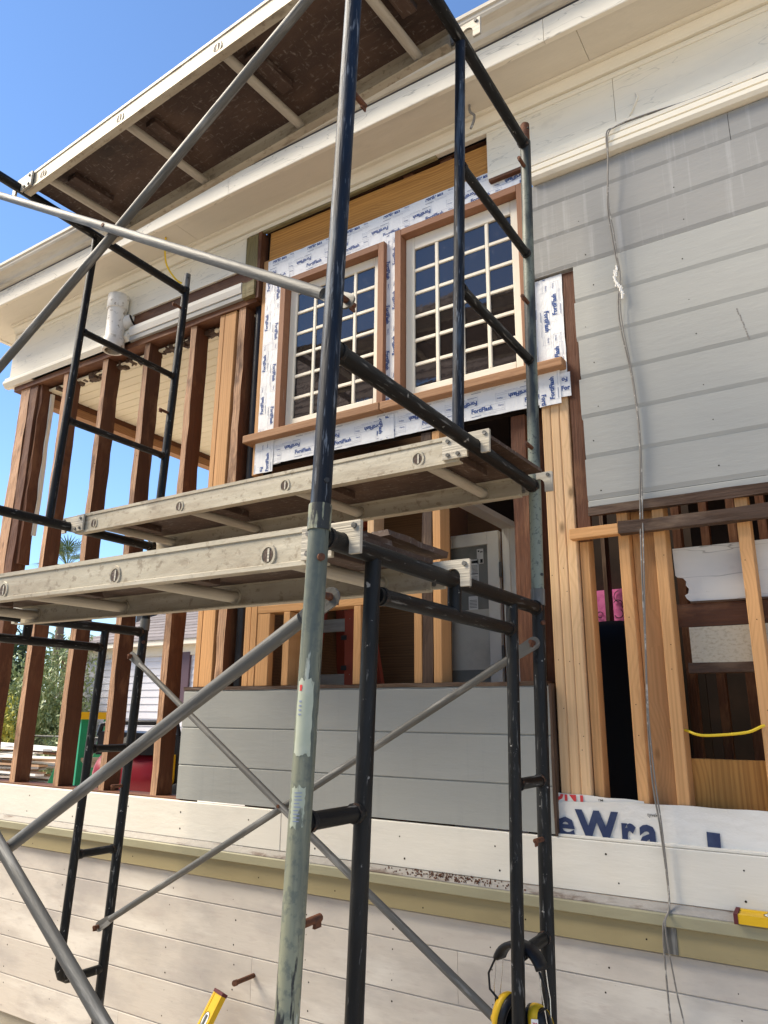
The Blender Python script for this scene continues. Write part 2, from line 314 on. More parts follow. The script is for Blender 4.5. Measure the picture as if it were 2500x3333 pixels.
for i in range(5):
    z1, z0 = edges[i], edges[i+1]
    for k in range(12):
        x = -4.55+.41*k+R.uniform(-.01, .01)
        for dz in ((.03, -.045) if i else (.03,)):
            disc(nb, x+R.uniform(-.006, .006), -.0206, (z0 if dz > 0 else z1)+dz+R.uniform(-.006, .006), R.uniform(.0018, .0040))
for k in range(12):
    x = -4.5+.41*k
    for z in (1.065, 1.15): disc(nb, x+R.uniform(-.02, .02), -.0306, z+R.uniform(-.008, .008), R.uniform(.0028, .0048))
    disc(nb, x+.1, -.0446, .915+R.uniform(-.01, .01), .003)
for z in (2.44, 2.61, 2.78, 2.95, 3.12, 3.29, 3.46, 3.63):
    for x in (-.76, -.36, .04, .45): disc(nb, x+R.uniform(-.03, .03), -.0206 if z < 3.4 else -.0226, z+R.uniform(-.008, .03), R.uniform(.0016, .0032))
for x in (-.967, -.93, -.892, -.696, -.568, -.29):
    for k in range(3): disc(nb, x+R.uniform(-.01, .01), -.0006, R.uniform(1.45, 2.2), .0019)
for k in range(12): disc(nb, -4.3+R.choice((0, .405, .81, 1.218))+R.uniform(-.03, .0), .0012, R.uniform(1.3, 3.7), .003)
tag(put('nail_head', nb, shade_nail_dark, H, fix=False), None, None, kind='stuff')
pm = MB()
for k in range(14):
    x, z = -.222+.026*k/13+R.uniform(-.002, .002), 3.04-.125*k/13; pm.add([(x-.0022, -.0206, z), (x+.0022, -.0206, z+.001), (x+.0034, -.0206, z-.0075), (x-.0012, -.0206, z-.0075)], [(0, 1, 2, 3)])
put('charcoal_mark', pm, cable_m, H, fix=False)
# water table : khaki band, lip, ledge, white board
put('khaki_band', MB().prism([(-.020, .887), (-.020, .969), (-.044, .969), (-.044, .8885), (-.0425, .887)], XL, XR), khaki, H)
put('khaki_lip', MB().prism([(-.020, .9695), (-.062, .9695), (-.068, .973), (-.070, 1.004), (-.066, 1.0085), (-.020, 1.022)], XL, XR), khaki_lip, H)
put('ledge_top', MB().prism([(-.030, 1.0205), (-.0655, 1.0095), (-.0655, 1.0125), (-.030, 1.031)], XL, XR), ledge_m, H)
for a, b in ((XL, -2.25), (-2.249, XR)):
    board('white_board', white_b, H, a, b, -.030, -.002, 1.0315, 1.196, bev=.003)
board('white_board_cap', white_b, H, -.998, XR, -.024, .05, 1.197, 1.207, bev=.002)
board('floor_sill_plate', old_wood, H, XL, -2.9, -.001, .10, 1.14, 1.205)
# debris flakes on the ledge
fl = MB()
for k in range(200):
    x = R.gauss(-1.42, .12) if k < 270 else R.uniform(-4.4, 0.2); y = R.uniform(-.064, -.033); s = R.uniform(.0006, .0024)
    fl.box(x-s, x+s*R.uniform(.5, 2), y-s*.5, y+s*.5, 1.012+(y+.0655)*.52, 1.016+(y+.0655)*.52+R.uniform(0, .003), j=.001)
tag(put('rust_flakes', fl, rust, H), None, None, kind='stuff')
# flashing strip on khaki band
board('metal_strap', galv, H, -.655, -.615, -.0465, -.0445, .889, .968, axis='z', bev=.0005)
# half wall
hz = [1.203, 1.364, 1.540, 1.715]
for i in range(3):
    for a, b in ((-2.925, -1.003),):
        siding('siding_board', grey_half, a, b, hz[i], hz[i+1], ch=.008, dep=.006)
board('half_wall_cap', old_dark, H, -2.93, -1.02, -.0205, .095, 1.716, 1.731, rough=.002)
board('rusty_edge_strip', old_dark, H, -1.0025, -.9925, -.030, .02, 1.199, 1.722, axis='z', rough=.002)
board('half_wall_end_stud', old_dark, H, -2.92, -2.88, .001, .09, 1.206, 1.7, axis='z')
# ---------------------------------------------------------------- right upper siding
rz = [3.416, 3.247, 3.074, 2.903, 2.733, 2.565, 2.40]
for i in range(6):
    a = -.812+R.uniform(-.004, .004)
    mb = MB(); z1, z0 = rz[i], rz[i+1]; cz = (z0+z1)/2; cx = (a+XR)/2
    mb.prism([(0, z0-cz), (0, z1-cz), (-.020, z1-cz), (-.020, z0+.019-cz), (-.0155, z0+.003-cz), (-.0155, z0+.0012-cz), (-.004, z0-cz)], a-cx, XR-cx)
    put('siding_board', mb, grey_sid, H, (cx, 0, cz))
board('siding_board', grey_sid, H, -.812, XR, -.020, 0, 2.372, 2.3985, bev=.003)
board('broken_siding_edge', old_dark, H, -.812, XR, -.026, .0, 2.338, 2.371, rough=.005)
tz = [3.877, 3.748, 3.585, 3.418]
for i in range(3):
    z1, z0 = tz[i], tz[i+1]; cz = (z0+z1)/2; a = -.985; cx = (a+XR)/2
    for a, b_ in (((-.985, -.168), (-.166, XR)) if i == 0 else ((-.985, XR),)):
     cx = (a+b_)/2
     put('siding_board', MB().prism([(0, z0-cz), (0, z1-cz), (-.022, z1-cz), (-.022, z0+.019-cz), (-.0175, z0+.003-cz), (-.0175, z0+.0012-cz), (-.004, z0-cz)], a-cx, b_-cx), grey_top, H, (cx, 0, cz))
# ---------------------------------------------------------------- frieze, crown, soffit, fascia, gutter, roof
def run(name, m, prof, x0, x1):
    cx = (x0+x1)/2; return put(name, MB().prism(prof, x0-cx, x1-cx), m, H, (cx, 0, 0))
bed = [(0, 3.882), (0, 4.035), (-.028, 4.035), (-.034, 4.02), (-.034, 4.0), (-.046, 3.985), (-.046, 3.968), (-.036, 3.966), (-.036, 3.961), (-.050, 3.959), (-.058, 3.945), (-.060, 3.925), (-.052, 3.923), (-.052, 3.917), (-.062, 3.915), (-.062, 3.896), (-.05, 3.882)]
run('bed_moulding', cream, bed, -.965, XR)
fr = [(0, 4.036), (0, 4.265), (-.024, 4.265), (-.024, 4.036)]
for a, b in ((-.583, XR), (-1.178, -.585)): run('frieze_board', cream_old, fr, a, b)
run('frieze_block', cream, [(-.0, 4.005), (-.0, 4.035), (-.024, 4.035), (-.024, 4.005)], -1.178, -.967)
run('frieze_block_edge', old_wood, [(-.0, 3.990), (-.0, 4.0045), (-.028, 4.0045), (-.028, 3.990)], -1.172, -.967)
run('frieze_board', cream_old, [(0, 4.06), (0, 4.265), (-.024, 4.265), (-.024, 4.06)], -4.975, -2.69)
run('frieze_board', cream_old, [(0, 3.955), (0, 4.059), (-.024, 4.059), (-.024, 3.955)], -4.975, -3.66)
run('exposed_frieze_backing', old_wood, [(.0, 3.968), (0, 4.059), (-.012, 4.059), (-.012, 3.968)], -3.655, -2.695)
lowm = [(0, 3.872), (0, 3.954), (-.030, 3.954), (-.040, 3.945), (-.040, 3.93), (-.052, 3.915), (-.052, 3.90), (-.03, 3.872)]
run('bed_moulding', cream, lowm, -5.02, -3.66)
run('bed_moulding', white_b, [(0, 3.905), (0, 3.966), (-.040, 3.966), (-.044, 3.94), (-.036, 3.905)], -3.655, -2.70)
run('grey_strip', grey_sid, [(0, 3.872), (0, 3.904), (-.030, 3.904), (-.030, 3.872)], -4.7, -2.70)
board('mossy_trim_end', moss_w, H, -2.688, -2.600, -.030, .0, 4.015, 4.258, axis='z', rough=.003)
board('mossy_trim_end', moss_w, H, -2.688, -2.600, -.042, .0, 3.86, 3.955, axis='x', rough=.003)
board('mossy_trim_end', old_wood, H, -2.69, -2.596, -.016, .0, 3.957, 4.013, axis='x', rough=.002)
board('opening_jamb_strip', old_wood, H, -2.597, -2.575, -.030, .03, 3.84, 4.262, axis='z', rough=.001)
crown = [(0, 4.266), (-.026, 4.266), (-.032, 4.275), (-.032, 4.286), (-.024, 4.288), (-.024, 4.293), (-.040, 4.295), (-.044, 4.306), (-.054, 4.322), (-.066, 4.330), (-.060, 4.333), (-.060, 4.338), (-.078, 4.340), (-.080, 4.352), (0, 4.352)]
run('crown_moulding', cream, crown, -4.98, XR)
run('peeling_crown_edge', moss_w, [(-.002, 4.256), (-.022, 4.256), (-.028, 4.2655), (-.002, 4.2655)], -2.6, -1.45)
cuts = [-5.25, -3.05, -.66, XR]
for i in range(3):
    run('soffit_board', soffit_m, [(0, 4.353), (-.262, 4.353), (-.262, 4.373), (0, 4.373)], cuts[i]+.001, cuts[i+1]-.001)
fcuts = [-5.29, -2.6, -.79, XR]
for i in range(3):
    run('fascia_board', fascia_m, [(-.263, 4.346), (-.284, 4.346), (-.286, 4.35), (-.286, 4.462), (-.263, 4.462)], fcuts[i]+.001, fcuts[i+1]-.001)
run('gutter', gutter_m, [(-.287, 4.472), (-.300, 4.472), (-.318, 4.482), (-.326, 4.50), (-.345, 4.518), (-.376, 4.528), (-.384, 4.540), (-.384, 4.556), (-.393, 4.560), (-.393, 4.578), (-.378, 4.582), (-.30, 4.575), (-.287, 4.575)], -5.36, XR)
# left end return of the eave
put('end_soffit', MB().box(-5.25, -4.98, .001, 6, 4.353, 4.373), soffit_m, H)
put('end_fascia', MB().box(-5.285, -5.251, -.262, 6, 4.346, 4.462), fascia_m, H)
put('end_gutter', MB().box(-5.38, -5.286, -.30, 6, 4.474, 4.58), gutter_m, H)
put('end_frieze', MB().box(-4.997, -4.9755, -.02, 6, 3.88, 4.352), cream, H)
def rz_(y): return 4.56+(y+.37)*.467
RV = [(x, y, rz_(y)) for y in (-.37, .30, 3.4, 4.0) for x in (-5.36, -4.5, -.7, XR)]
RF = [(r*4+c, r*4+c+1, r*4+c+5, r*4+c+4) for r in range(3) for c in range(3) if (r, c) != (1, 1)]  # middle bay left out: unseen opening made to let light into the rooms
put('roof', MB().add(RV+[(-5.36, 8, 4.56), (XR, 8, 4.56)], RF+[(12, 15, 17, 16)]), roof_g, H)
# header above the window and the gap above it
board('header_beam', header_w, H, -2.535, -1.182, .0, .035, 4.050, 4.238, bev=.002, tilt=(0, .018, 0))
put('cavity_shade_panel', MB().box(-2.6, -1.0, .04, .06, 3.85, 4.352), shade_nail_dark, H)  # solid dark panel painted as the shade in the slot above the header
board('header_ledger', old_wood, H, -2.57, -1.18, .012, .035, 4.2625, 4.2655, rough=.002)
for x in (-2.43, -2.33, -2.05, -1.78, -1.66, -1.45): board('old_blocking', old_wood, H, x, x+R.uniform(.03, .07), .018, .035, 4.240, 4.262, rough=.003)
board('opening_jamb_strip', new_fir, H, -2.570, -2.536, -.003, .05, 2.80, 4.075, axis='z')

# ---------------------------------------------------------------- flashing tape
PR = 0
def tape(x0, x1, z0, z1, y, vertical=False, flaps=0, clip=True, off=0.0):
    """adhesive flashing sheet with printed rows of lettering as its child"""
    nx, nz = max(2, int((x1-x0)/.04)), max(2, int((z1-z0)/.04)); mb = MB(); vs = []; cx, cz = (x0+x1)/2, (z0+z1)/2
    for i in range(nx+1):
        for j in range(nz+1):
            ed = .0015 if i in (0, nx) or j in (0, nz) else 0
            vs.append((x0+(x1-x0)*i/nx-cx+R.uniform(-ed, ed), R.uniform(-.0006, .0004), z0+(z1-z0)*j/nz-cz+R.uniform(-ed, ed)))
    fs = [(i*(nz+1)+j, (i+1)*(nz+1)+j, (i+1)*(nz+1)+j+1, i*(nz+1)+j+1) for i in range(nx) for j in range(nz)]
    k = len(vs); mb.add(vs+[(a, .0022, c) for a, b, c in vs], fs+[tuple(k+q for q in f[::-1]) for f in fs], 0, True)
    t = put('flashing_tape', mb, tape_m, H, (cx, y, cz), fix=False)
    W, Hh = (z1-z0, x1-x0) if vertical else (x1-x0, z1-z0)
    p = MB(); pitch, rep = .054, .245; rows = int(Hh/pitch)+2
    B = (Matrix.Translation((x1-cx, 0, z0-cz)) @ Matrix(((0, -1, 0, 0), (0, 0, -1, 0), (1, 0, 0, 0), (0, 0, 0, 1)))) if vertical else \
        (Matrix.Translation((x0-cx, 0, z0-cz)) @ Matrix(((1, 0, 0, 0), (0, 0, -1, 0), (0, 1, 0, 0), (0, 0, 0, 1))))
    for r in range(-1, rows):
        inv = r % 2
        for c in range(-1, int(W/rep)+2):
            u = c*rep + (.11 if inv else 0) + off; v = r*pitch+.006
            q = MB()
            M = Matrix.Translation((u, v, .0014))
            if inv: M = Matrix.Translation((u+.17, v+.044, .0014)) @ Matrix.Rotation(math.pi, 4, 'Z')
            put_text(q, 'FortiFlash', M @ Matrix.Translation((.004, .022, 0)), width=.098, height=.0195, bold=.036)
            put_text(q, 'Waterproof Flashing Membrane', M @ Matrix.Translation((.005, .0165, 0)), width=.066, height=.0032, bold=.0, mi=1)
            put_text(q, 'Henry.', M @ Matrix.Translation((.130, .030, 0)), width=.026, height=.0085, bold=.01)
            for (a0, b0, a1, b1) in ((0, .0435, .16, .0442), (0, .0, .0007, .0435), (.1595, .005, .1602, .0435), (.02, .010, .16, .0108), (.004, .0035, .05, .0062), (.06, .0045, .12, .0055), (.10, .018, .155, .0187)):
                q.add([(a0, b0, 0), (a1, b0, 0), (a1, b1, 0), (a0, b1, 0)], [(0, 1, 2, 3)], 1, M=M)
            # keep only print that lies on the sheet
            for f, mi in zip(q.f, q.m):
                pts = [q.v[i] for i in f]
                if all(.003 < a[0] < W-.003 and .002 < a[1] < Hh-.002 for a in pts): p.add(pts, [tuple(range(len(pts)))], mi, M=B)
    if p.f: tag(put('printed_lettering', p, [ink, inkg], t, fix=False), None, None, kind='stuff')
    return t
tape(-2.535, -.975, 3.905, 4.062, -.0042, off=.03)
tape(-2.540, -2.375, 2.835, 3.935, -.0072, vertical=True, off=.05)
tape(-1.775, -1.660, 2.99, 3.935, -.0070, vertical=True, off=.02)
tape(-1.020, -.866, 2.90, 3.412, -.0070, vertical=True, off=.08)
tape(-1.015, -.985, 3.412, 3.93, -.0260, vertical=True, off=.0)
tape(-2.535, -.960, 2.838, 2.975, -.0102, off=.01)
tape(-.985, -.893, 2.825, 2.995, -.0162, vertical=True, off=.02)
tape(-.895, -.852, 2.850, 2.955, -.0130, off=.0)
tape(-1.775, -1.690, 2.835, 2.955, -.0135, vertical=True, off=.1)
tape(-2.545, -2.42, 2.80, 2.975, -.0135, vertical=True, off=.0)

# ---------------------------------------------------------------- windows
def window(x0, x1, z0, z1, xs0, xs1):
    W = link('window', None, H, (0, 0, 0))
    f = .036; y0, y1 = -.034, .055
    board('frame', red_fr, W, x0, x0+f, y0, y1, z0, z1, axis='z'); board('frame', red_fr, W, x1-f, x1, y0, y1, z0, z1, axis='z')
    board('frame', red_fr, W, x0+f, x1-f, y0, y1, z1-f, z1, axis='x')
    a, b, c, d = x0+f+.001, x1-f-.001, z0+.001, z1-f-.001; ys, ye = .012, .046
    st, tp, bt = .048, (.05 if x0 < -2 else .070), .060
    board('sash_stile', sash_m, W, a, a+st, ys, ye, c, d, axis='z', bev=.003); board('sash_stile', sash_m, W, b-st, b, ys, ye, c, d, axis='z', bev=.003)
    board('sash_rail', sash_m, W, a+st, b-st, ys, ye, c, c+bt, bev=.003); board('sash_rail', sash_m, W, a+st, b-st, ys, ye, d-tp, d, bev=.003)
    gx0, gx1, gz0, gz1 = a+st, b-st, c+bt, d-tp; mw = .018
    cw = (gx1-gx0-3*mw)/4; rh = (gz1-gz0-5*mw)/6
    for i in range(3):
        x = gx0+cw*(i+1)+mw*i; board('muntin', sash_m, W, x, x+mw, ys+.002, ye-.004, gz0, gz1, axis='z', bev=.003)
    for j in range(5):
        z = gz0+rh*(j+1)+mw*j
        for i in range(4):
            x = gx0+(cw+mw)*i; board('muntin', sash_m, W, x, x+cw, ys+.0035, ye-.006, z, z+mw, axis='x', bev=.003)
    for i in range(4):
        for j in range(6):
            x = gx0+(cw+mw)*i; z = gz0+(rh+mw)*j
            o = board('pane', glass_m, W, x+.0005, x+cw-.0005, .0215, .0245, z+.0005, z+rh-.0005, bev=0)
            o.rotation_euler = (R.uniform(-.02, .02), 0, R.uniform(-.02, .02))
    return W
window(-2.410, -1.742, 3.012, 3.885, 0, 0)
window(-1.680, -1.005, 3.012, 3.915, 0, 0)
board('window_sill', sill_w, H, -2.600, -1.747, -.058, .05, 2.969, 3.011, bev=.004)
board('window_sill', sill_w, H, -1.746, -.868, -.056, .05, 2.969, 3.009, bev=.004)
put('cavity_shade_panel', MB().box(-2.6, -1.0, .060, .064, 2.85, 3.9), shade_nail_dark, H)  # solid dark panel painted as the unlit room behind the panes

# ---------------------------------------------------------------- left porch : studs, plate, ceiling
board('top_plate', old_wood, H, -4.93, -2.60, -.010, .095, 3.832, 3.871, rough=.002)
for x in (-4.355, -3.946, -3.540, -3.132):
    a = x+R.uniform(-.004, .004); board('stud', old_wood, H, a, a+.046, .002, .102, 1.205, 3.831, axis='z', rough=.0028, face=stud_face, tilt=(0, R.uniform(-.004, .004), 0))
board('corner_post', old_wood, H, -4.85, -4.745, .0, .10, 1.205, 3.831, axis='z', rough=.004, face=stud_face)
board('corner_post', old_wood, H, -4.742, -4.66, .004, .10, 1.205, 3.831, axis='z', rough=.003)
board('corner_board_scrap', old_wood, H, -4.655, -4.625, .02, .10, 2.55, 3.831, axis='z', rough=.006)
board('corner_trim_scrap', cream, H, -4.62, -4.608, .085, .112, 2.75, 3.78, axis='z', rough=.004)
board('stud', new_fir, H, -2.890, -2.854, .0, .089, 1.732, 3.831, axis='z')
board('stud', new_fir, H, -2.852, -2.765, .001, .038, 1.732, 3.831, axis='z')
board('stud', old_wood, H, -2.742, -2.690, .0, .10, 1.732, 3.831, axis='z', rough=.003, face=stud_face)
put('black_pipe', MB().tube([(-2.632, .06, 1.2), (-2.632, .06, 3.84)], .028, 16), abs_m, H)
put('cavity_shade_panel', MB().box(-2.76, -2.55, .11, .13, 1.73, 3.87), shade_nail_dark, H)  # solid dark panel painted as the shade behind pipe and studs
# porch ceiling of beadboard
y = .07; 
while y < 3.2:
    wd = .082
    put('ceiling_board', MB().prism([(-wd/2+.001, .004), (-wd/2+.005, 0), (wd/2-.005, 0), (wd/2-.001, .004), (wd/2-.001, .014), (-wd/2+.001, .014)], -1.02, 1.02), bead_m, H, (-3.62, y+wd/2, 3.80)); y += wd
board('end_beam', old_wood, H, -4.74, -4.632, .11, 3.2, 3.765, 3.86, axis='y', rough=.002)
board('end_beam', sill_w, H, -4.72, -4.640, .11, 3.2, 3.700, 3.763, axis='y', rough=.001)
board('back_beam', old_wood, H, -4.62, -2.6, 3.2, 3.3, 3.70, 3.86, axis='x')
nb2 = MB()
for k in range(160):
    x = R.uniform(-4.55, -2.75); nb2.box(x, x+R.uniform(.01, .05), R.uniform(.06, .1), R.uniform(.101, .13), 3.79+R.uniform(-.01, .02), 3.80+R.uniform(0, .03), j=.006)
tag(put('attic_debris', nb2, old_dark, H), None, None, kind='stuff')
put('attic_shade_sheet', MB().box(-4.6, -2.6, .02, 3.2, 3.875, 3.885), shade_nail_dark, H)  # dark sheet over the porch ceiling, painted as attic shade
board('porch_floor', board_wht, H, -4.95, -2.6, .1, 3.2, .93, .97)
put('partition_wall', MB().box(-2.62, -2.60, .14, 3.3, .9, 3.86), ply_dark, H)

# ---------------------------------------------------------------- rooms behind the openings
put('room_floor', MB().box(-2.6, 4, .15, 4.2, .88, .90), new_fir, H)
put('room_ceiling', MB().box(-.75, 4, .06, 4.2, 3.86, 3.87), shade_nail_dark, H); put('room_ceiling', MB().box(-2.6, -.75, 3.3, 4.2, 3.86, 3.87), shade_nail_dark, H)  # unseen ceiling left open below the roof gap so light reaches the door
put('room_back_wall', MB().box(-4.0, 4, 4.2, 4.25, .9, 3.9), shade_nail_dark, H)  # back wall coloured near-black to put the room's shade into it
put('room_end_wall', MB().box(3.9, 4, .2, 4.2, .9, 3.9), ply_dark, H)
# framing seen above the half wall
for a, b in ((-2.560, -2.522), (-2.520, -2.482)): board('stud', new_fir, H, a, b, .0, .089, 1.732, 2.79, axis='z')
board('stud', new_fir, H, -2.478, -2.400, .002, .040, 1.732, 2.075, axis='z')
board('stud', new_fir, H, -2.312, -2.274, .0, .089, 1.732, 2.075, axis='z')
board('stud', new_fir, H, -1.905, -1.867, .0, .089, 1.732, 2.075, axis='z')
board('wall_plate', new_fir, H, -2.480, -1.552, .001, .090, 2.077, 2.113, axis='x')
board('stud', new_pale, H, -1.90, -1.862, .09, .179, 2.115, 2.83, axis='z')
board('stud', new_fir, H, -1.594, -1.556, .002, .091, 1.732, 2.075, axis='z')
board('stud', old_dark, H, -1.552, -1.503, .0, .095, 1.732, 2.83, axis='z', rough=.003)
board('stud', new_fir, H, -1.500, -1.462, .0, .089, 1.732, 2.83, axis='z')
board('stud', old_wood, H, -1.135, -1.072, .03, .13, 1.732, 2.83, axis='z', rough=.003)
board('stud', old_wood, H, -1.06, -.99, .12, .2, 1.35, 3.8, axis='z', rough=.003)
put('plywood_wall', MB().box(-2.59, -2.0, 1.12, 1.135, .9, 3.85), ply_dark, H)
put('plywood_wall', MB().box(-2.6, -1.74, 2.6, 2.62, .9, 3.85), ply_orng, H); put('wall_shade_panel', MB().box(-1.74, -.9, 2.6, 2.62, .9, 3.85), shade_nail_dark, H)  # second sheet is coloured near-black for the shade behind the batt
put('door_side_wall', MB().box(-1.66, -1.30, 1.245, 1.26, .9, 3.85), shade_nail_dark, H)  # walls round the door coloured near-black for the shade there
put('door_head_wall', MB().box(-1.665, -1.645, .45, 1.245, 2.715, 3.85), shade_nail_dark, H)
# white door standing open in its frame
D = link('interior_door', None, H, (0, 0, 0))
board('door_jamb', vinyl, D, -1.70, -1.618, 1.205, 1.243, .9, 2.70, axis='z')
board('door_jamb', vinyl, D, -1.70, -1.618, .45, 1.204, 2.665, 2.70, axis='y')
board('door_stop', vinyl, D, -1.675, -1.650, 1.19, 1.2045, .9, 2.664, axis='z')
dx0, dx1, dz1 = -2.58, -1.722, 2.66
board('door_stile', vinyl, D, dx1-.072, dx1, 1.20, 1.24, .93, dz1, axis='z'); board('door_stile', vinyl, D, dx0, dx0+.1, 1.20, 1.24, .93, dz1, axis='z')
board('door_rail', vinyl, D, dx0+.1, dx1-.072, 1.20, 1.24, dz1-.075, dz1); board('door_rail', vinyl, D, dx0+.1, dx1-.072, 1.20, 1.24, .93, 1.15)
board('door_glass', dglass, D, dx0+.1, dx1-.072, 1.217, 1.223, 1.15, dz1-.075, bev=0)
board('protective_film', film_m, D, dx0+.1, dx1-.074, 1.2135, 1.2145, 1.86, 2.205, bev=0)
for z in (2.38, 1.9): board('hinge', galv, D, -1.719, -1.705, 1.192, 1.205, z, z+.09, axis='z')
def sticker(x0, x1, z0, z1, lines):
    o = board('sticker', white_lab, D, x0, x1, 1.2145, 1.2155, z0, z1, bev=0); q = MB(); wv, hv = x1-x0, z1-z0
    for (a, b, c, d) in lines: q.add([(-wv/2+a*wv, -.0009, -hv/2+c*hv), (-wv/2+b*wv, -.0009, -hv/2+c*hv), (-wv/2+b*wv, -.0009, -hv/2+d*hv), (-wv/2+a*wv, -.0009, -hv/2+d*hv)], [(0, 1, 2, 3)])
    tag(put('sticker_print', q, inkk, H, (o.location.x, o.location.y, o.location.z), fix=False), None, None)
    bpy.data.objects[-1] if False else None
    return o
sticker(-1.868, -1.826, 2.475, 2.565, [(.5, .9, .05, .3), (.15, .4, .8, .9), (.5, .9, .75, .82)])
sticker(-1.975, -1.858, 2.335, 2.505, [(.05, .95, .86, .95), (.03, .97, .47, .49), (.05, .95, .03, .08)]+[(.06, .42, .5+.045*k, .513+.045*k) for k in range(7)]+[(.56, .94, .5+.045*k, .513+.045*k) for k in range(7)]+[(.08, .92, .12+.05*k, .133+.05*k) for k in range(6)])
sticker(-1.928, -1.868, 2.20, 2.285, [(.1, .9, .2+.1*k, .23+.1*k) for k in range(6)])
# ---------------------------------------------------------------- right section framing
for i, (a, b, m) in enumerate(((-.985, -.949, new_pale), (-.948, -.912, new_pale), (-.911, -.872, new_pale))):
    board('stud', m, H, a, b, .0, .089, 1.206, 3.40, axis='z', bev=.004)
board('stud', new_fir, H, -.868, -.834, .02, .089, 1.206, 3.40, axis='z'); 
board('corner_stud', old_wood, H, -.862, -.814, -.004, .019, 2.25, 3.41, axis='z', rough=.002)
board('stud', new_fir, H, -.715, -.677, .0, .089, 1.207, 2.36, axis='z')
board('stud', new_fir, H, -.676, -.585, .052, .089, 1.207, 2.36, axis='z')
board('stud', new_fir, H, -.588, -.548, .0, .089, 1.207, 2.36, axis='z')
board('stud', new_fir, H, -.310, -.270, .0, .089, 1.207, 2.36, axis='z')
board('stud', new_fir, H, .10, .14, .0, .089, 1.207, 2.36, axis='z')
board('let_in_brace', new_fir, H, -.885, -.701, -.043, -.003, 2.252, 2.292, axis='x')
board('let_in_brace', old_dark, H, -.700, XR, -.045, -.003, 2.250, 2.296, axis='x', rough=.003)
# old boards seen between the studs
mb = MB(); J = [(-.547, 2.205), (-.545, 2.105), (-.540, 2.098), (-.520, 2.094), (-.510, 2.080), (-.512, 2.066), (-.503, 2.052), (-.507, 2.036), (-.519, 2.030), (-.512, 2.016), (-.500, 2.006), (XR, 2.006), (XR, 2.205)]; n_ = len(J)
mb.add([(x, .10, z) for x, z in J]+[(x, .118, z) for x, z in J], [tuple(range(n_)), tuple(range(2*n_-1, n_-1, -1))]+[(i, n_+i, n_+(i+1) % n_, (i+1) % n_) for i in range(n_)])
put('sheathing_board', mb, white_old, H)['label'] = 'broken white painted sheathing board'
board('sheathing_lip', old_dark, H, -.50, XR, .092, .116, 1.999, 2.0055, rough=.001)
board('sheathing_board', old_wood, H, -.555, XR, .10, .118, 1.918, 1.998, rough=.002)
board('sheathing_board', dirty_w, H, -.515, XR, .095, .113, 1.790, 1.915, rough=.002)
board('sheathing_board', old_dark, H, -.53, XR, .094, .116, 1.755, 1.789, rough=.002)
board('plywood_panel', header_w, H, -.55, -.02, .09, .11, 1.207, 1.470, axis='z', label='knotty orange plywood panel')
# far studs in the dark room
for k in range(16):
    x = -1.0+.15*k; board('far_stud', old_wood, H, x, x+.045, 1.7+.02*(k % 3), 1.8, .9, 3.6, axis='z')
board('far_stud', old_dark, H, -1.452, -1.424, 2.35, 2.45, .9, 3.6, axis='z')
put('insulation_batt', MB().box(-1.62, -1.2, 2.5, 2.58, 1.9, 2.475, j=.006), pink, H)
put('black_cover', MB().lathe([(.0, 1.225), (.12, 1.215), (.24, 1.17), (.31, 1.06), (.34, .8), (.36, .4), (.37, 0)], 24, M=Matrix.Translation((-1.17, 1.5, .9))), black_sheet, H)
sq = MB()
for (x, z, r, a0, a1) in ((-1.40, 2.36, .035, -40, 150), (-1.40, 2.30, .03, -160, 60), (-1.385, 2.42, .04, 100, 260), (-1.53, 2.30, .02, 0, 300)):
    sq.tube([(x+r*math.cos(math.radians(a0+(a1-a0)*k/10)), 2.488, z+r*math.sin(math.radians(a0+(a1-a0)*k/10))) for k in range(11)], .003, 5)
sq.tube([(-1.485, 2.488, 2.46), (-1.483, 2.488, 2.30)], .003, 5)
put('printed_scrolls', sq, inkk, H, fix=False)
# house wrap
wm = MB(); nx, nz = 80, 10; vs = []
for i in range(nx+1):
    for j in range(nz+1):
        x = -.995+(XR+.995)*i/nx; zt = 1.310+.015*min(1, (x+1)/.25)+.0012*math.sin(x*31); zb = 1.19
        vs.append((x, -.0075+.0025*math.sin(x*23+j*1.1)*math.sin(j*.9+x*7)+(-.002 if j == nz else 0), zb+(zt-zb)*j/nz))
fs = [(i*(nz+1)+j, (i+1)*(nz+1)+j, (i+1)*(nz+1)+j+1, i*(nz+1)+j+1) for i in range(nx) for j in range(nz)]
k = len(vs); wm.add(vs+[(a, b+.0015, c) for a, b, c in vs], fs+[tuple(k+q for q in f[::-1]) for f in fs], 0, True)
WR = put('house_wrap', wm, wrap_m, H, fix=False)
wm = MB(); vs = []
for i in range(31):
    for j in range(4):
        x = -.995+.30*i/30; zt = 1.341-.010*i/30-.0012*math.sin(i*.45)
        vs.append((x, -.004+.001*math.sin(x*40), 1.30+(zt-1.30)*j/3))
fs = [(i*4+j, (i+1)*4+j, (i+1)*4+j+1, i*4+j+1) for i in range(30) for j in range(3)]
k = len(vs); wm.add(vs+[(a, b+.0015, c) for a, b, c in vs], fs+[tuple(k+q for q in f[::-1]) for f in fs], 0, True)
WR2 = put('house_wrap', wm, wrap_m, H, fix=False)
def clip_text(parent, name, m, items, planes):
    mb = MB()
    for s, x, z, wv, hv, b, y in items:
        put_text(mb, s, Matrix(((1, 0, 0, x), (0, 0, -1, y), (0, 1, 0, z), (0, 0, 0, 1))), width=wv, height=hv, bold=b)
    me = mb.mesh(name, m); bm = bmesh.new(); bm.from_mesh(me)
    for co, no in planes: bmesh.ops.bisect_plane(bm, geom=bm.verts[:]+bm.edges[:]+bm.faces[:], plane_co=co, plane_no=no, clear_outer=True)
    bm.to_mesh(me); bm.free(); return tag(link(name, me, parent), None, None)
yw = -.0115
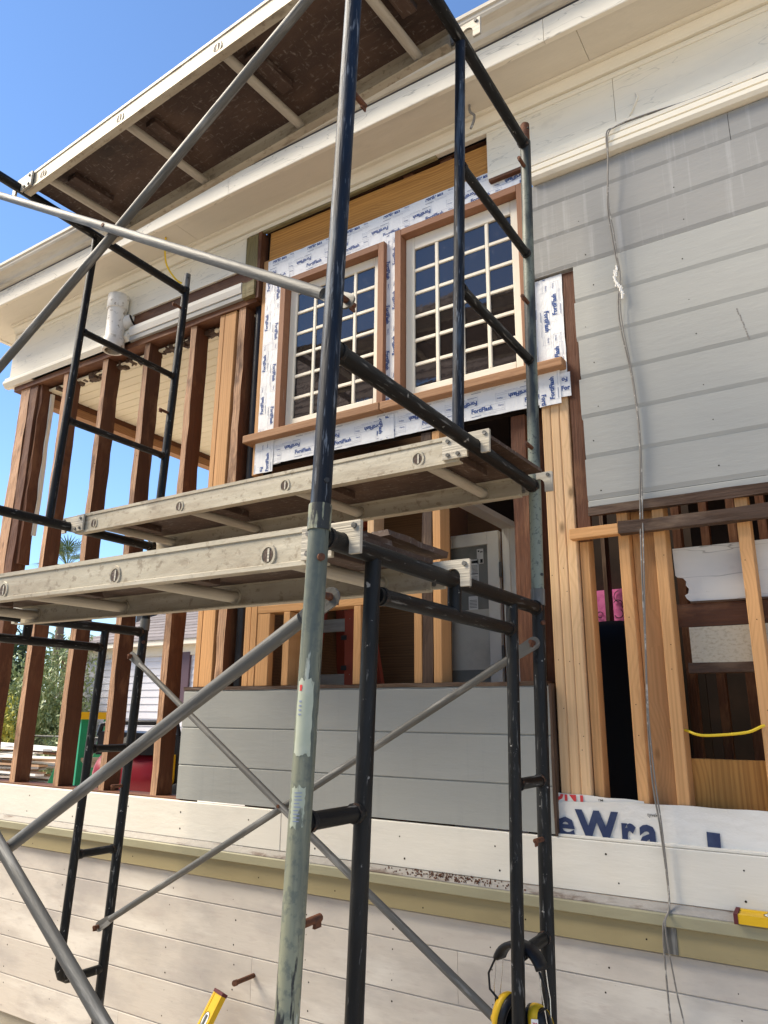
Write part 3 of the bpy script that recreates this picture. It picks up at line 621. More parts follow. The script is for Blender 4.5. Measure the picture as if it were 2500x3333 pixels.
clip_text(WR, 'printed_lettering', ink2, [('e', -1.003, 1.200, .066, .094, .025, yw), ('W', -.934, 1.196, .152, .094, .045, yw), ('r', -.774, 1.190, .047, .098, .045, yw), ('a', -.716, 1.188, .062, .104, .03, yw)], [((-.997, 0, 0), (-1, 0, 0)), ((-.664, 0, 0), (1, 0, 0))])
put('printed_block', MB().add([(-.505, yw, 1.19), (-.466, yw, 1.19), (-.464, yw, 1.250), (-.504, yw, 1.252)], [(0, 1, 2, 3)]), ink2, WR, fix=False)
clip_text(WR, 'printed_lettering', inkk, [('tyvek', -.685, 1.285, .035, .012, .01, yw-.001)], [])
clip_text(WR2, 'printed_lettering', ink3, [('ONT', -1.020, 1.318, .131, .048, .04, -.0066)], [((0, 0, 1.337), (0, 0, 1)), ((-.997, 0, 0), (-1, 0, 0))])
clip_text(WR2, 'printed_lettering', inkk, [('TM', -.851, 1.3215, .018, .007, .005, -.0066)], [])

# ---------------------------------------------------------------- things fixed to or lying on the house
P = thing('drain_pipe', 'short grimy white plastic drain pipe fitting strapped under the eave at the left', 'pipe', (-3.735, -.085, 3.80))
put('pipe_body', MB().lathe([(.050, .0), (.064, .0), (.066, .002), (.066, .083), (.064, .085), (.058, .0855), (.0572, .087), (.0572, .284), (.058, .286), (.064, .2865), (.066, .289), (.066, .383), (.064, .385), (.056, .385), (.055, .383), (.054, .30), (.02, .29)], 28), pvc, P)
put('side_branch', MB().tube([(.0, .02, .19), (.03, .045, .205), (.072, .066, .225)], .044, 20), pvc, P)
put('branch_mouth', MB().tube([(.0715, .0658, .2248), (.076, .068, .227)], .038, 20), shade_nail_dark, P)
def cable(name, pts, r, m, label, cat, sub=6, n=8):
    out = []; pts = [Vector(p) for p in pts]
    for i in range(len(pts)-1):
        p0, p1, p2, p3 = pts[max(i-1, 0)], pts[i], pts[i+1], pts[min(i+2, len(pts)-1)]
        for k in range(sub):
            t = k/sub; out.append(.5*((2*p1)+(p2-p0)*t+(2*p0-5*p1+4*p2-p3)*t*t+(3*p1-p0-3*p2+p3)*t**3))
    out.append(pts[-1]); c = out[len(out)//2]
    o = put(name, MB().tube([q-c for q in out], r, n), m, None, c, fix=False)
    return tag(o, label, cat)
cp = [(.62, -.042, 4.05), (.2, -.042, 4.0), (-.009, -.042, 3.965), (-.135, -.040, 3.985), (-.227, -.040, 3.982), (-.323, -.040, 3.985), (-.439, -.042, 3.995), (-.55, -.044, 3.999), (-.589, -.05, 3.99), (-.618, -.066, 3.962), (-.622, -.064, 3.825), (-.640, -.055, 3.625), (-.636, -.045, 3.502), (-.627, -.04, 3.38), (-.618, -.04, 3.30), (-.632, -.04, 3.20), (-.634, -.036, 3.08), (-.606, -.032, 2.838), (-.600, -.03, 2.6), (-.619, -.034, 2.33), (-.625, -.06, 2.1), (-.635, -.06, 1.834), (-.648, -.056, 1.6), (-.650, -.05, 1.396), (-.636, -.052, 1.241), (-.628, -.055, 1.038), (-.640, -.105, .98), (-.652, -.07, .839), (-.650, -.06, .62), (-.64, -.05, .3)]
cable('grey_cable', cp, .0030, cable_m, 'long grey electric cable hanging down the wall right of the window, outer strand', 'cable')
cp2 = [(a+.006+.004*math.sin(i*1.7), b-.004, c) for i, (a, b, c) in enumerate(cp)]; cp2[-3] = (-.628, -.06, .80); cp2[-2] = (-.612, -.05, .66); cp2[-1] = (-.60, -.05, .3)
cp2[9] = (-.610, -.072, 3.95)
cable('grey_cable', cp2[3:], .0025, cable_m, 'thinner twin strand twisted along the grey hanging cable', 'cable')
fw_ = MB(); fr_ = random.Random(3)
for k in range(16):
    t = k/15; c = Vector((-.626-.012*math.sin(t*5), -.043, 3.335-.13*t)); fw_.tube([c+Vector((fr_.uniform(-.006, .006), 0, .012)), c, c+Vector((fr_.uniform(-.007, .007), 0, -.012))], .0036+fr_.uniform(0, .0016), 6)
tag(put('frayed_tape', fw_, board_wht, None, fix=False), 'frayed tape wrapped round the hanging grey cable below the streaked siding', 'tape')
cable('cable_tie', [(-.55, -.03, 4.003), (-.515, -.028, 4.06), (-.49, -.028, 4.11), (-.492, -.028, 4.135)], .0035, cream, 'short frayed tie holding the grey cable on a frieze nail', 'cable tie')
cable('yellow_wire', [(-3.19, -.20, 4.35), (-3.24, -.16, 4.32), (-3.27, -.11, 4.24), (-3.25, -.05, 4.17), (-3.22, -.02, 4.145)], .0055, yel_wire, 'short yellow wire loop hanging from the soffit above the exposed frieze', 'wire')
cable('bent_hook', [(-1.21, -.135, 4.352), (-1.205, -.14, 4.31), (-1.185, -.14, 4.28), (-1.19, -.14, 4.245), (-1.205, -.14, 4.215)], .006, cable_m, 'bent painted hook dangling from the soffit above the right window', 'hook')
cable('yellow_cable', [(-.60, .058, 1.563), (-.582, .03, 1.562), (-.545, .02, 1.563), (-.507, -.006, 1.551), (-.464, -.008, 1.548), (-.357, -.008, 1.559), (-.31, -.004, 1.578), (-.28, .03, 1.592)], .0046, yel_wire, 'yellow house wiring threaded through the bored studs at right', 'cable')
RD = thing('steel_pin', 'bare brown steel rod sticking out of the lower siding beside the leaning level', 'rod', (-2.378, -.02, .53), (0, 0, 0))
put('rod_shaft', MB().tube([(0, .03, 0), (.04, -.15, .018)], .0095, 12), rust, RD)
put('rod_collar', MB().tube([(.037, -.137, .0165), (.0413, -.156, .0187)], .0115, 12), rust, RD)

# spirit levels
def spirit_level(label, loc, rot, L=.61):
    T = thing('spirit_level', label, 'spirit level', loc, rot)
    prof = [(-.013, -.03), (.013, -.03), (.013, -.02), (.0105, -.017), (.0105, .017), (.013, .02), (.013, .03), (-.013, .03), (-.013, .02), (-.0105, .017), (-.0105, -.017), (-.013, -.02)]
    put('body', MB().prism(prof, .012, L-.012), yellow, T)
    for a, b in ((0, .012), (L-.012, L)): put('end_cap', MB().box(a, b, -.0145, .0145, -.0315, .0315), maroon, T)
    for x in (.11, L/2):
        mb = MB(); n = 20
        mb.add([(x+.030*math.cos(6.283*k/n), -.0118, .018*math.sin(6.283*k/n)) for k in range(n)], [tuple(range(n))]); put('vial_window', mb, white_lab, T, fix=False)
        put('vial', MB().tube([(x-.02, -.0135, 0), (x+.02, -.0135, 0)], .006, 10), dglass, T)
        mb = MB()
        for k in range(n):
            a, b = 6.283*k/n, 6.283*(k+1)/n
            mb.add([(x+.0315*math.cos(a), -.0125, .0195*math.sin(a)), (x+.0315*math.cos(b), -.0125, .0195*math.sin(b)), (x+.029*math.cos(b), -.0125, .017*math.sin(b)), (x+.029*math.cos(a), -.0125, .017*math.sin(a))], [(0, 1, 2, 3)])
        tag(put('vial_bezel', mb, inkk, T, fix=False), None, None)
    mb = MB()
    put_text(mb, 'G', Matrix(((1, 0, 0, .16), (0, 0, -1, -.0112), (0, 1, 0, -.010), (0, 0, 0, 1))), height=.02, bold=.0)
    tag(put('scribble', mb, inkk, T, fix=False), None, None)
    return T
spirit_level('yellow spirit level lying on the grey ledge at the right edge of the wall', (-.436, -.064, 1.0295), (math.radians(-84), 0, 0))
# earmuffs hung on the right frame are built with the scaffold below

# ------------------------------------------------------------------ scaffold frames
TR = .0215
def tubepart(name, m, parent, pts, r=TR, n=18, squash=1):
    pts = [Vector(p) for p in pts]; c = sum(pts, Vector())/len(pts); d = (pts[-1]-pts[0]).normalized()
    q = Vector((1, 0, 0)).rotation_difference(d); qi = q.inverted()       # local x runs along the tube
    o = put(name, MB().tube([qi @ (p-c) for p in pts], r, n, squash=squash), m, parent, c, q.to_euler(), fix=False); return o
SH = [0.0]
def fpart(name, m, F, pts, *a, **k):
    if name in ('top_bar', 'bottom_bar', 'header_bar', 'rung'):
        r_ = a[0] if a else TR
        for e, q in ((pts[0], pts[-1]), (pts[-1], pts[0])):
            sg = 1 if q[1] > e[1] else -1; y_ = e[1]+SH[0]*e[2]+sg*.0125
            tubepart('weld_bead', weld_m, F, [(0, y_+sg*t, e[2]) for t in (0, .003, .008, .012)][0:4], r_+.0032, 14)
    return tubepart(name, m, F, [(p[0], p[1]+SH[0]*p[2], p[2]) for p in pts], *a, **k)
def pin(parent, y, z, sgn, m=rust):
    y = y+SH[0]*z
    tubepart('lock_pin', m, parent, [(0, y+sgn*.015, z), (0, y+sgn*.078, z+.002)], .0075, 10)
    put('pin_latch', MB().box(-.002, .002, -.010, .010, -.014, .003, M=Matrix.Translation((0, y+sgn*.070, z)), j=.001), m, parent)
def frame_low(label, x, yr, lean, dz, mf, mr, ml):
    F = thing('scaffold_tower', label, 'scaffold frame', (x, yr, 0), (0, 0, 0), 'steel scaffold frames'); B = 1.22; SH[0] = lean
    fpart('post', mf, F, [(0, -B, .02), (0, -B, 1.985+dz)]); fpart('post', mr, F, [(0, 0, .02), (0, 0, 1.985+dz)])
    fpart('base_collar', ml, F, [(0, 0, 0), (0, 0, .02)], .05); fpart('base_collar', ml, F, [(0, -B, 0), (0, -B, .02)], .05)
    fpart('top_bar', ml, F, [(0, -B+.01, 1.955+dz), (0, -.01, 1.955+dz)])
    fpart('header_bar', ml, F, [(0, -B+.225, 1.862+dz), (0, -.235, 1.862+dz)], .019)
    for y in (-B+.205, -.225):
        s = 1 if y > -.6 else -1
        fpart('inner_upright', ml, F, [(0, y, 1.94+dz), (0, y, .60+dz), (0, y, .54+dz), (0, y+s*.015, .508+dz), (0, y+s*.045, .492+dz), (0, y+s*.09, .488+dz), (0, (0 if s > 0 else -B)-s*.012, .488+dz)], .0185, 16)
        for z in (1.41, .972): fpart('rung', ml, F, [(0, y+s*.01, z+dz), (0, (0 if s > 0 else -B)-s*.01, z+dz)], .017)
    fpart('header_strut', ml, F, [(0, -.615, 1.955+dz), (0, -.615, 1.862+dz)], .019)
    for z in (1.835, 1.24, .66): pin(F, 0, z+dz, -1); pin(F, -B, z+dz, 1)
    fpart('coupling_sleeve', galv if mf is not sage_tube else sage_tube, F, [(0, -B, 1.965+dz), (0, -B, 2.02+dz)], .0245)
    fpart('coupling_sleeve', galv, F, [(0, 0, 1.965+dz), (0, 0, 2.02+dz)], .0240)
    for y in (-B, 0): fpart('bolt_head', rust, F, [(.018, y-.012, 1.905+dz), (.024, y-.016, 1.905+dz)], .008, 8)
    return F
def frame_up(label, x, yr, lean, dz, mf, mr, ml, mi):
    # local z starts at 0 = the coupling; y of the lower frame already leans in
    F = thing('scaffold_tower', label, 'scaffold frame', (x, yr+lean*(1.985+dz), 1.985+dz), (0, 0, 0), 'steel scaffold frames'); B = 1.22; SH[0] = lean
    fpart('post', mf, F, [(0, -B, .036), (0, -B, 1.94)]); fpart('post', mr, F, [(0, 0, .036), (0, 0, 1.94)])
    for y in (-B, 0):
        fpart('coupling_stub', rust if (mr is spray_tube and y == 0) else galv, F, [(0, y, 1.94), (0, y, 2.03)], .0185); fpart('pin_hole', inkk, F, [(.016, y-.008, 2.0), (.0195, y-.0095, 2.0)], .005, 10)
        fpart('pin_hole', inkk, F, [(.0195, y-.010, .085), (.0215, y-.0115, .085)], .0055, 10)
    fpart('top_bar', ml, F, [(0, -B+.01, 1.918), (0, -.01, 1.918)]); fpart('bottom_bar', ml, F, [(0, -B+.01, .405), (0, -.01, .405)])
    fpart('inner_upright', mi, F, [(0, -.60, .405), (0, -.60, 1.918)], .0175)
    for z in (1.375, .905): fpart('rung', ml, F, [(0, -.60, z), (0, -.01, z)], .0165)
    for z in (1.80, 1.152, .55): pin(F, 0, z, -1); pin(F, -B, z, 1)
    return F
RX, RY, RL = -.910, -.435, .050
LX, LY, LL = -3.005, -.310, .035
FR1 = frame_low('lower right scaffold frame with a peeling sage green front post nearest the camera', RX, RY, RL, 0, sage_tube, black_tube, black_tube)
frame_up('upper right scaffold frame with a scratched navy blue front post before the windows', RX, RY, RL, 0, blue_tube, spray_tube, black_tube, blue_tube)
frame_low('lower left black scaffold frame with its rungs standing before the porch studs', LX, LY, LL, .035, black_tube, black_tube, black_tube)
frame_up('upper left black scaffold frame below the eave in front of the white drain pipe', LX, LY, LL, .035, black_tube, black_tube, black_tube, black_tube)
def wrap_patch(name, m, parent, c, z0, z1, a0, a1, r, rag=.004):
    mb = MB(); nz, na = 14, 10; vs = []
    for j in range(nz+1):
        for i in range(na+1):
            a = math.radians(a0+(a1-a0)*i/na); e = R.uniform(-rag, rag) if j in (0, nz) else 0; ea = R.uniform(-.06, .06) if i in (0, na) else 0
            z_ = z0+(z1-z0)*j/nz+e; vs.append((c[0]+r*math.cos(a+ea), c[1]+RL*z_+r*math.sin(a+ea), z_))
    fs = [(j*(na+1)+i, j*(na+1)+i+1, (j+1)*(na+1)+i+1, (j+1)*(na+1)+i) for j in range(nz) for i in range(na)]
    mb.add(vs, fs, 0, True); return put(name, mb, m, parent, fix=False)
wrap_patch('sticker', old_stick, FR1, (0, -1.22, 0), 1.405, 1.475, -105, -35, TR+.0006)
wrap_patch('sticker', old_stick, FR1, (0, -1.22, 0), 1.53, 1.665, -112, -25, TR+.0005)
for k in range(9): wrap_patch('sticker_print', inkg, FR1, (0, -1.22, 0), 1.415+.006*k, 1.4168+.006*k, -88, -88+R.uniform(25, 40), TR+.0011, 0)
wrap_patch('sticker_print', ink3, FR1, (0, -1.22, 0), 1.645, 1.656, -100, -84, TR+.0011, 0)
for k in range(4): wrap_patch('sticker_print', inkg, FR1, (0, -1.22, 0), 1.60+.008*k, 1.603+.008*k, -98, -82, TR+.0011, 0)
def fy(x, base, lean, z, off): return base+lean*z+off
# ------------------------------------------------------------------ cross braces
def brace_pair(label, yL, yR, z_hi, z_lo, r=.0145):
    """two tubes crossing, from the right frame to the left frame, flattened ends on the pins"""
    a = (RX, yR(z_hi[0]), z_hi[0]); b = (LX, yL(z_lo[1]), z_lo[1]); c = (LX, yL(z_hi[1]), z_hi[1]); d = (RX, yR(z_lo[0]), z_lo[0])
    mid = Vector(((RX+LX)/2, (a[1]+b[1]+c[1]+d[1])/4, (a[2]+b[2]+c[2]+d[2])/4))
    T = thing('cross_brace', label, 'scaffold brace', mid, group='galvanised cross braces')
    for (p, q, off) in ((a, b, .012), (c, d, -.012)):
        p, q = Vector(p), Vector(q); dd = (q-p).normalized(); o = Vector((0, off, 0))
        tubepart('brace_tube', galv, T, [p+dd*.085+o*.2-mid, (p+q)/2+o-mid, q-dd*.085+o*.2-mid], r, 16)
        for e, s in ((p, 1), (q, -1)):
            qd = Vector((1, 0, 0)).rotation_difference(dd*s)
            mb = MB(); n = 10; prof = [(-.022, .0)]
            pts = [(-.006+.0-.021*math.cos(math.pi*k/n-math.pi/2+math.pi/2)*1.0 if False else 0, 0) for k in range(1)]
            outl = [(.10, -.013), (.06, -.019), (.0, -.021)]+[(-.021*math.sin(math.pi*k/8), -.021*math.cos(math.pi*k/8)) for k in range(1, 8)]+[(.0, .021), (.06, .019), (.10, .013)]
            m_ = len(outl); v = [(x, -.003, z) for x, z in outl]+[(x, .003, z) for x, z in outl]
            f = [tuple(range(m_)), tuple(range(2*m_-1, m_-1, -1))]+[(i, m_+i, m_+(i+1) % m_, (i+1) % m_) for i in range(m_)]
            mb.add(v, f); put('flattened_end', mb, galv, T, e+o*.2-mid, qd.to_euler())
            tubepart('pin_eye', rust, T, [e+Vector((0, -.0045, 0))+o*.2-mid, e+Vector((0, .0045, 0))+o*.2-mid], .0085, 10)
    tubepart('pivot_bolt', rust, T, [(0, -.034, 0), (0, .034, 0)], .007, 8)
    return T
B_ = 1.22
yRr = lambda z: RY+RL*z-.052; yLr = lambda z: LY+LL*z-.052
yRf = lambda z: RY+RL*z-B_+.052; yLf = lambda z: LY+LL*z-B_+.052
brace_pair('lower front cross brace running past the camera between the sage post and the left frame', yLf, yRf, (1.835, 1.870), (.66, .695), .0155)
brace_pair('lower rear cross brace crossing in front of the grey half wall', yLr, yRr, (1.835, 1.870), (.66, .695), .0135)
brace_pair('upper front cross brace crossing the sky and the top plank', yLf, yRf, (3.785, 3.820), (2.535, 2.57), .0155)

# ------------------------------------------------------------------ aluminium planks
def plank(label, pl, pr, rungs, deck_over=(0, 0), w_=.467):
    pl, pr = Vector(pl), Vector(pr); d = pr-pl; L = d.length
    rz_ = math.atan2(d.y, d.x); ry_ = -math.asin(d.z/L)
    T = thing('scaffold_plank', label, 'scaffold plank', pl, (0, ry_, rz_), 'aluminium scaffold planks')
    x0, x1 = .040, L-.060; zt, zb = .052, -.036
    for s, y in ((1, 0), (-1, w_)):
        prof = [(y, zt), (y, zt-.012), (y+s*.004, zt-.014), (y+s*.004, zb+.012), (y-s*.0005, zb+.010), (y-s*.0005, zb), (y+s*.032, zb), (y+s*.032, zb+.004), (y+s*.010, zb+.006), (y+s*.010, zt-.020), (y+s*.030, zt-.018), (y+s*.030, zt)]
        mb = MB().prism(prof, x0-L/2, x1-L/2); put('side_rail', mb, alu, T, (L/2, 0, 0))
    put('deck_panel', MB().box(x0-L/2-deck_over[0], x1-L/2+deck_over[1], .0315, w_-.0315, -.006, .006), deck_m, T, (L/2, 0, zt-.012))
    for xr in rungs:
        x = (xr-pl.x)/d.x*L
        if not .05 < x < L-.06: continue
        o = tubepart('rung', alu_dk, T, [(x, .008, -.004), (x, w_-.008, -.004)], .0185, 20)
        for y, s in ((.0035, -1), (w_-.0045, 1), (w_-.011, -1)):
            mb = MB(); n = 20
            for k in range(n):
                a, b = 6.283*k/n, 6.283*(k+1)/n
                for (ra, rb, ya, yb) in ((.026, .024, 0, s*.003), (.024, .018, s*.003, s*.003), (.018, .0165, s*.003, -s*.006)):
                    mb.add([(ra*math.cos(a), ya, 1.08*ra*math.sin(a)), (ra*math.cos(b), ya, 1.08*ra*math.sin(b)), (rb*math.cos(b), yb, 1.08*rb*math.sin(b)), (rb*math.cos(a), yb, 1.08*rb*math.sin(a))], [(0, 1, 2, 3)], smooth=True)
            put('rung_flare', mb, alu, T, (x, y, -.003), fix=False)
        if abs(xr) > 0:
            mb = MB(); mb.add([(.0155*math.cos(6.283*k/16), 0, .0165*math.sin(6.283*k/16)) for k in range(16)], [tuple(range(16))]); put('rung_hollow', mb, deck_m, T, (x, .0012, -.003), fix=False)
            mb = MB(); mb.box(-.003, .003, -.0006, .0006, -.0155, .0155); put('rung_web', mb, alu_dk, T, (x+.003, .0004, -.003))
        board('deck_cleat', deck_m, T, x+.035, x+.095, .10, .30, zt-.045, zt-.0185, axis='y', bev=.002)
    for y in (.012, w_-.012):
        for s, xe in ((-1, 0), (1, L)):
            mb = MB(); inn = -s
            # hook: plate with a round notch over the bar
            outl = []
            for k in range(9):
                a = math.pi*k/8; outl.append((s*(-.0235*math.cos(a)), .0235*math.sin(a)))
            outl = [(-s*.0235, -.028)]+outl+[(s*.0235, -.026), (s*.052, -.026), (s*.052, .044), (s*.050, .046), (-s*.11, .046), (-s*.11, -.028)]
            m_ = len(outl); v = [(a, -.0045, b) for a, b in outl]+[(a, .0045, b) for a, b in outl]
            fcs = [tuple(range(m_)), tuple(range(2*m_-1, m_-1, -1))]+[(i, m_+i, m_+(i+1) % m_, (i+1) % m_) for i in range(m_)]
            mb.add(v, fcs); hk = put('hook', mb, alu_dk, T, (xe, y-.018*(1 if y < .2 else -1), 0))
            for (a, b) in ((-s*.09, .03), (-s*.09, -.015), (-s*.055, -.015), (s*.037, .034)):
                if 'bolt' not in CACHE: CACHE['bolt'] = MB().tube([(0, -.0095, 0), (0, .0095, 0)], .0065, 8).mesh('hook_bolt', [galv])
                link('hook_bolt', CACHE['bolt'], hk, (a, 0, b))
    return T
bz = lambda z, e=TR: z
plank('lowest aluminium plank nearest the camera, hooked beside the sage green post', (LX, -1.385, 1.988), (RX, -1.470, 1.955), (-2.845, -2.274, -1.703, -1.132), (.0, .02))
plank('middle aluminium plank just below the windows', (LX, -.715, 2.425), (RX, -.800, 2.390), (-2.83, -2.257, -1.686, -1.118), (.01, .09))
plank('topmost aluminium plank with dark deck seen from below against the sky', (LX, -1.185, 3.935), (RX, -1.315, 3.905), (-2.82, -2.25, -1.67, -1.10), (.03, .0))
def scrap(label, loc, rot, dims):
    mb = MB(); n = 8; L_, W_, t = dims
    vs = [(-L_/2+L_*i/n, sy*W_/2+R.uniform(-.004, .004), sz*t/2) for i in range(n+1) for sy in (-1, 1) for sz in (-1, 1)]
    fs = []
    for i in range(n): k = i*4; fs += [(k, k+1, k+5, k+4), (k+2, k+6, k+7, k+3), (k, k+4, k+6, k+2), (k+1, k+3, k+7, k+5)]
    fs += [(0, 2, 3, 1), (n*4, n*4+1, n*4+3, n*4+2)]
    mb.add(vs, fs); return tag(put('scrap_board', mb, deck_m, None, loc, rot), label, 'scrap board', 'loose scraps on the planks')
scrap('dark weathered scrap board lying on the lowest plank near the rear hook', (-.985, -1.06, 2.040), (0, .06, 1.45), (.26, .06, .016))
scrap('dark scrap board beside the front hook of the lowest plank', (-1.0, -1.30, 2.020), (0, 0, 1.5), (.24, .05, .014))
scrap('splintered scrap of decking at the right end of the middle plank', (-.94, -.50, 2.452), (0, .02, 1.5), (.22, .06, .014))

# ------------------------------------------------------------------ earmuffs
EM = thing('earmuffs', 'black and yellow ear defenders hanging over a rung of the lower right frame', 'earmuffs', (-.925, -.56, .968))
arc = []
for k in range(17):
    a = math.radians(20+140*k/16); arc.append((.078*math.cos(a), 0, -.055+.075*math.sin(a)))
mb = MB(); vs = []
for (x, y, z) in arc:
    for (dy, dr) in ((-.026, 0), (-.020, .008), (.020, .008), (.026, 0), (.020, -.008), (-.020, -.008)):
        l = math.hypot(x, z+.055); vs.append((x*(1+dr/l), dy, -.055+(z+.055)*(1+dr/l)))
fs = [(i*6+k, i*6+(k+1) % 6, i*6+6+(k+1) % 6, i*6+6+k) for i in range(16) for k in range(6)]+[(5, 4, 3, 2, 1, 0), tuple(96+k for k in range(6))]
mb.add(vs, fs, 0, True); put('headband', mb, leather, EM)
for s in (-1, 1):
    cupM = Matrix.Translation((s*.050, 0, -.165)) @ Matrix.Rotation(s*math.radians(78), 4, 'Y') @ Matrix.Rotation(math.radians(20), 4, 'Z')
    sc1 = Matrix.Diagonal((1.15, .85, 1, 1))
    put('cup_shell', MB().lathe([(.0, .036), (.020, .035), (.036, .028), (.043, .016), (.045, .004)], 26, M=cupM @ sc1), leather, EM)
    put('cup_band', MB().lathe([(.0455, .003), (.0468, .003), (.0452, .0175), (.0385, .0285), (.0375, .0275), (.0445, .0165)], 26, M=cupM @ sc1), yellow, EM)
    put('ear_cushion', MB().lathe([(.022, -.004), (.030, -.016), (.040, -.016), (.046, -.008), (.045, .003)], 26, M=cupM @ sc1), abs_m, EM)
    for dy in (-.016, .016):
        put('wire_arm', MB().tube([(s*.073, dy, -.032), (s*.078, dy, -.075), (s*.083, dy, -.10), (s*.088, dy*.5, -.16)], .0016, 8), chrome, EM)
    put('cord', MB().tube([(s*.075, -.018, -.03), (s*.098, -.02, -.07), (s*.095, -.02, -.11), (s*.068, -.018, -.128)], .0032, 8), leather, EM)
    put('pivot_arm', MB().tube([(s*.088, 0, -.135), (s*.094, 0, -.185)], .005, 10), leather, EM)
    put('pivot_knob', MB().tube([(s*.092, -.004, -.185), (s*.102, -.005, -.185)], .008, 14), yellow, EM)
lab = MB().box(-.009, .009, -.0008, .0008, -.012, .012); lb = put('logo_label', lab, white_lab, EM, (.070, -.040, -.150), (0, 0, .6))
mb = MB(); put_text(mb, '3M', Matrix(((1, 0, 0, -.006), (0, 0, -1, -.0015), (0, 1, 0, -.004), (0, 0, 0, 1))), width=.012, height=.009, bold=.03); put('logo_print', mb, ink3, lb, fix=False)
EM.rotation_euler = (0, 0, math.radians(-14))

# leaning level
top = Vector((-2.41, -.17, .505)); bot = Vector((-2.52, -.45, .0)); d = (bot-top).normalized()
xax = d; yax = Vector((.25, 1, 0)); yax = (yax - xax*yax.dot(xax)).normalized(); zax = xax.cross(yax)
T = spirit_level('yellow spirit level leaning against the lower siding under the steel rod', top, (0, 0, 0), L=.60)
T.rotation_euler = Matrix((xax, yax, zax)).transposed().to_euler()

# ------------------------------------------------------------------ inside : orange ladder
OL = thing('orange_ladder', 'orange fibreglass stepladder standing in the room behind the half wall', 'ladder', (-2.45, .50, .9))
def chan(name, m, parent, p, q, wv, th): 
    p, q = Vector(p), Vector(q); c = (p+q)/2; dd = (q-p).normalized(); qd = Vector((1, 0, 0)).rotation_difference(dd); L = (q-p).length
    mb = MB().box(-L/2, L/2, -th/2, th/2, -wv/2, wv/2); me = mb.mesh(name, m); fixnorm(me, .002); return link(name, me, parent, c, qd.to_euler())
for (p, q) in (((-.22, 0, 0), (-.06, .16, 1.75)), ((.20, 0, 0), (.06, .16, 1.75)), ((-.2, .52, 0), (-.05, .2, 1.75)), ((.2, .52, 0), (.05, .2, 1.75))): chan('rail', orange_fg, OL, p, q, .07, .025)
for k in range(5):
    z = .3*k+.28; t = z/1.75; chan('step', alu_dk, OL, (-.22+.16*t, .16*t, z), (.2-.14*t, .16*t, z), .07, .02)
put('cap', MB().box(-.12, .12, .10, .27, 1.75, 1.80), orange_fg, OL)
st = MB()
for k in range(9): st.box(.163-.0126*k-.016, .163-.0126*k+.02, -.0265+.0146*k-.003, -.0255+.0146*k-.003, .45+.16*k, .475+.16*k)
put('hazard_stripe', st, inkk, OL)

# ------------------------------------------------------------------ behind the porch
GL = thing('green_stepladder', 'green fibreglass stepladder with a yellow top standing outside beyond the porch', 'stepladder', (-5.72, 1.60, 0), (0, 0, math.radians(78)))
top_z = 1.55
for (p, q) in (((-.26, -.30, 0), (-.14, -.05, top_z)), ((.26, -.30, 0), (.14, -.05, top_z)), ((-.26, 1.05, 0), (-.12, .05, top_z)), ((.26, 1.05, 0), (.12, .05, top_z))): chan('rail', green_fg, GL, p, q, .068, .03)
for k in range(4):
    z = .3*k+.3; t = z/top_z; chan('step', alu, GL, (-.26+.12*t, -.30+.25*t, z), (.26-.12*t, -.30+.25*t, z), .08, .025)
put('top_cap', MB().box(-.20, .20, -.09, .11, top_z, top_z+.06), yellow, GL)
GN = thing('generator', 'red and black portable generator with a yellow side panel standing in the porch', 'generator', (-4.42, 1.05, .97), (0, 0, math.radians(24)))
put('tank', MB().lathe([(0, -.27), (.14, -.27), (.175, -.24), (.185, -.1), (.185, .1), (.175, .24), (.14, .27), (0, .27)], 24, M=Matrix.Translation((-.05, 0, .20)) @ Matrix.Rotation(math.pi/2, 4, 'Y')), red_m, GN)
put('engine_block', MB().box(-.30, .30, -.16, .20, .36, .50, j=.01), abs_m, GN)
put('handle_bar', MB().tube([(-.30, -.14, .48), (-.28, -.14, .555), (-.2, -.14, .57), (.2, -.14, .57), (.28, -.14, .555), (.3, -.14, .48)], .018, 12), abs_m, GN)
put('side_panel', MB().box(.21, .30, -.20, -.17, .02, .36), yellow, GN)
put('control_box', MB().box(.24, .42, -.16, .12, .06, .48), abs_m, GN)
for xw in (-.25, .33): put('wheel', MB().lathe([(.0, -.02), (.08, -.02), (.09, -.01), (.09, .01), (.08, .02), (0, .02)], 20, M=Matrix.Translation((xw, -.18, .09)) @ Matrix.Rotation(math.pi/2, 4, 'X')), abs_m, GN)
put('gauge', MB().tube([(-.05, -.17, .43), (-.05, -.185, .43)], .05, 18), dglass, GN)
# salvaged boards heaped on the ground
for k in range(70):
    L_ = R.uniform(1.6, 3.6); lay = k//7; x = -12.3+R.uniform(-1.3, 1.3); y = 4.3+(k % 7)*.18+R.uniform(-.05, .05); z = .06+lay*.105+R.uniform(0, .02)
    wh = R.random() < .45
    o = board('salvaged_board', board_wht if wh else board_mix, None, x-L_/2, x+L_/2, y, y+.16, z, z+.03, bev=0, tilt=(R.uniform(-.08, .08), R.uniform(-.03, .03), R.uniform(-.10, .10)))
    if wh: tag(o, 'white painted salvaged board lying in the timber heap beyond the porch', 'board', 'white painted boards in the timber heap')
    else: tag(o, 'bare brown salvaged board lying in the timber heap beyond the porch', 'board', 'bare brown boards in the timber heap')
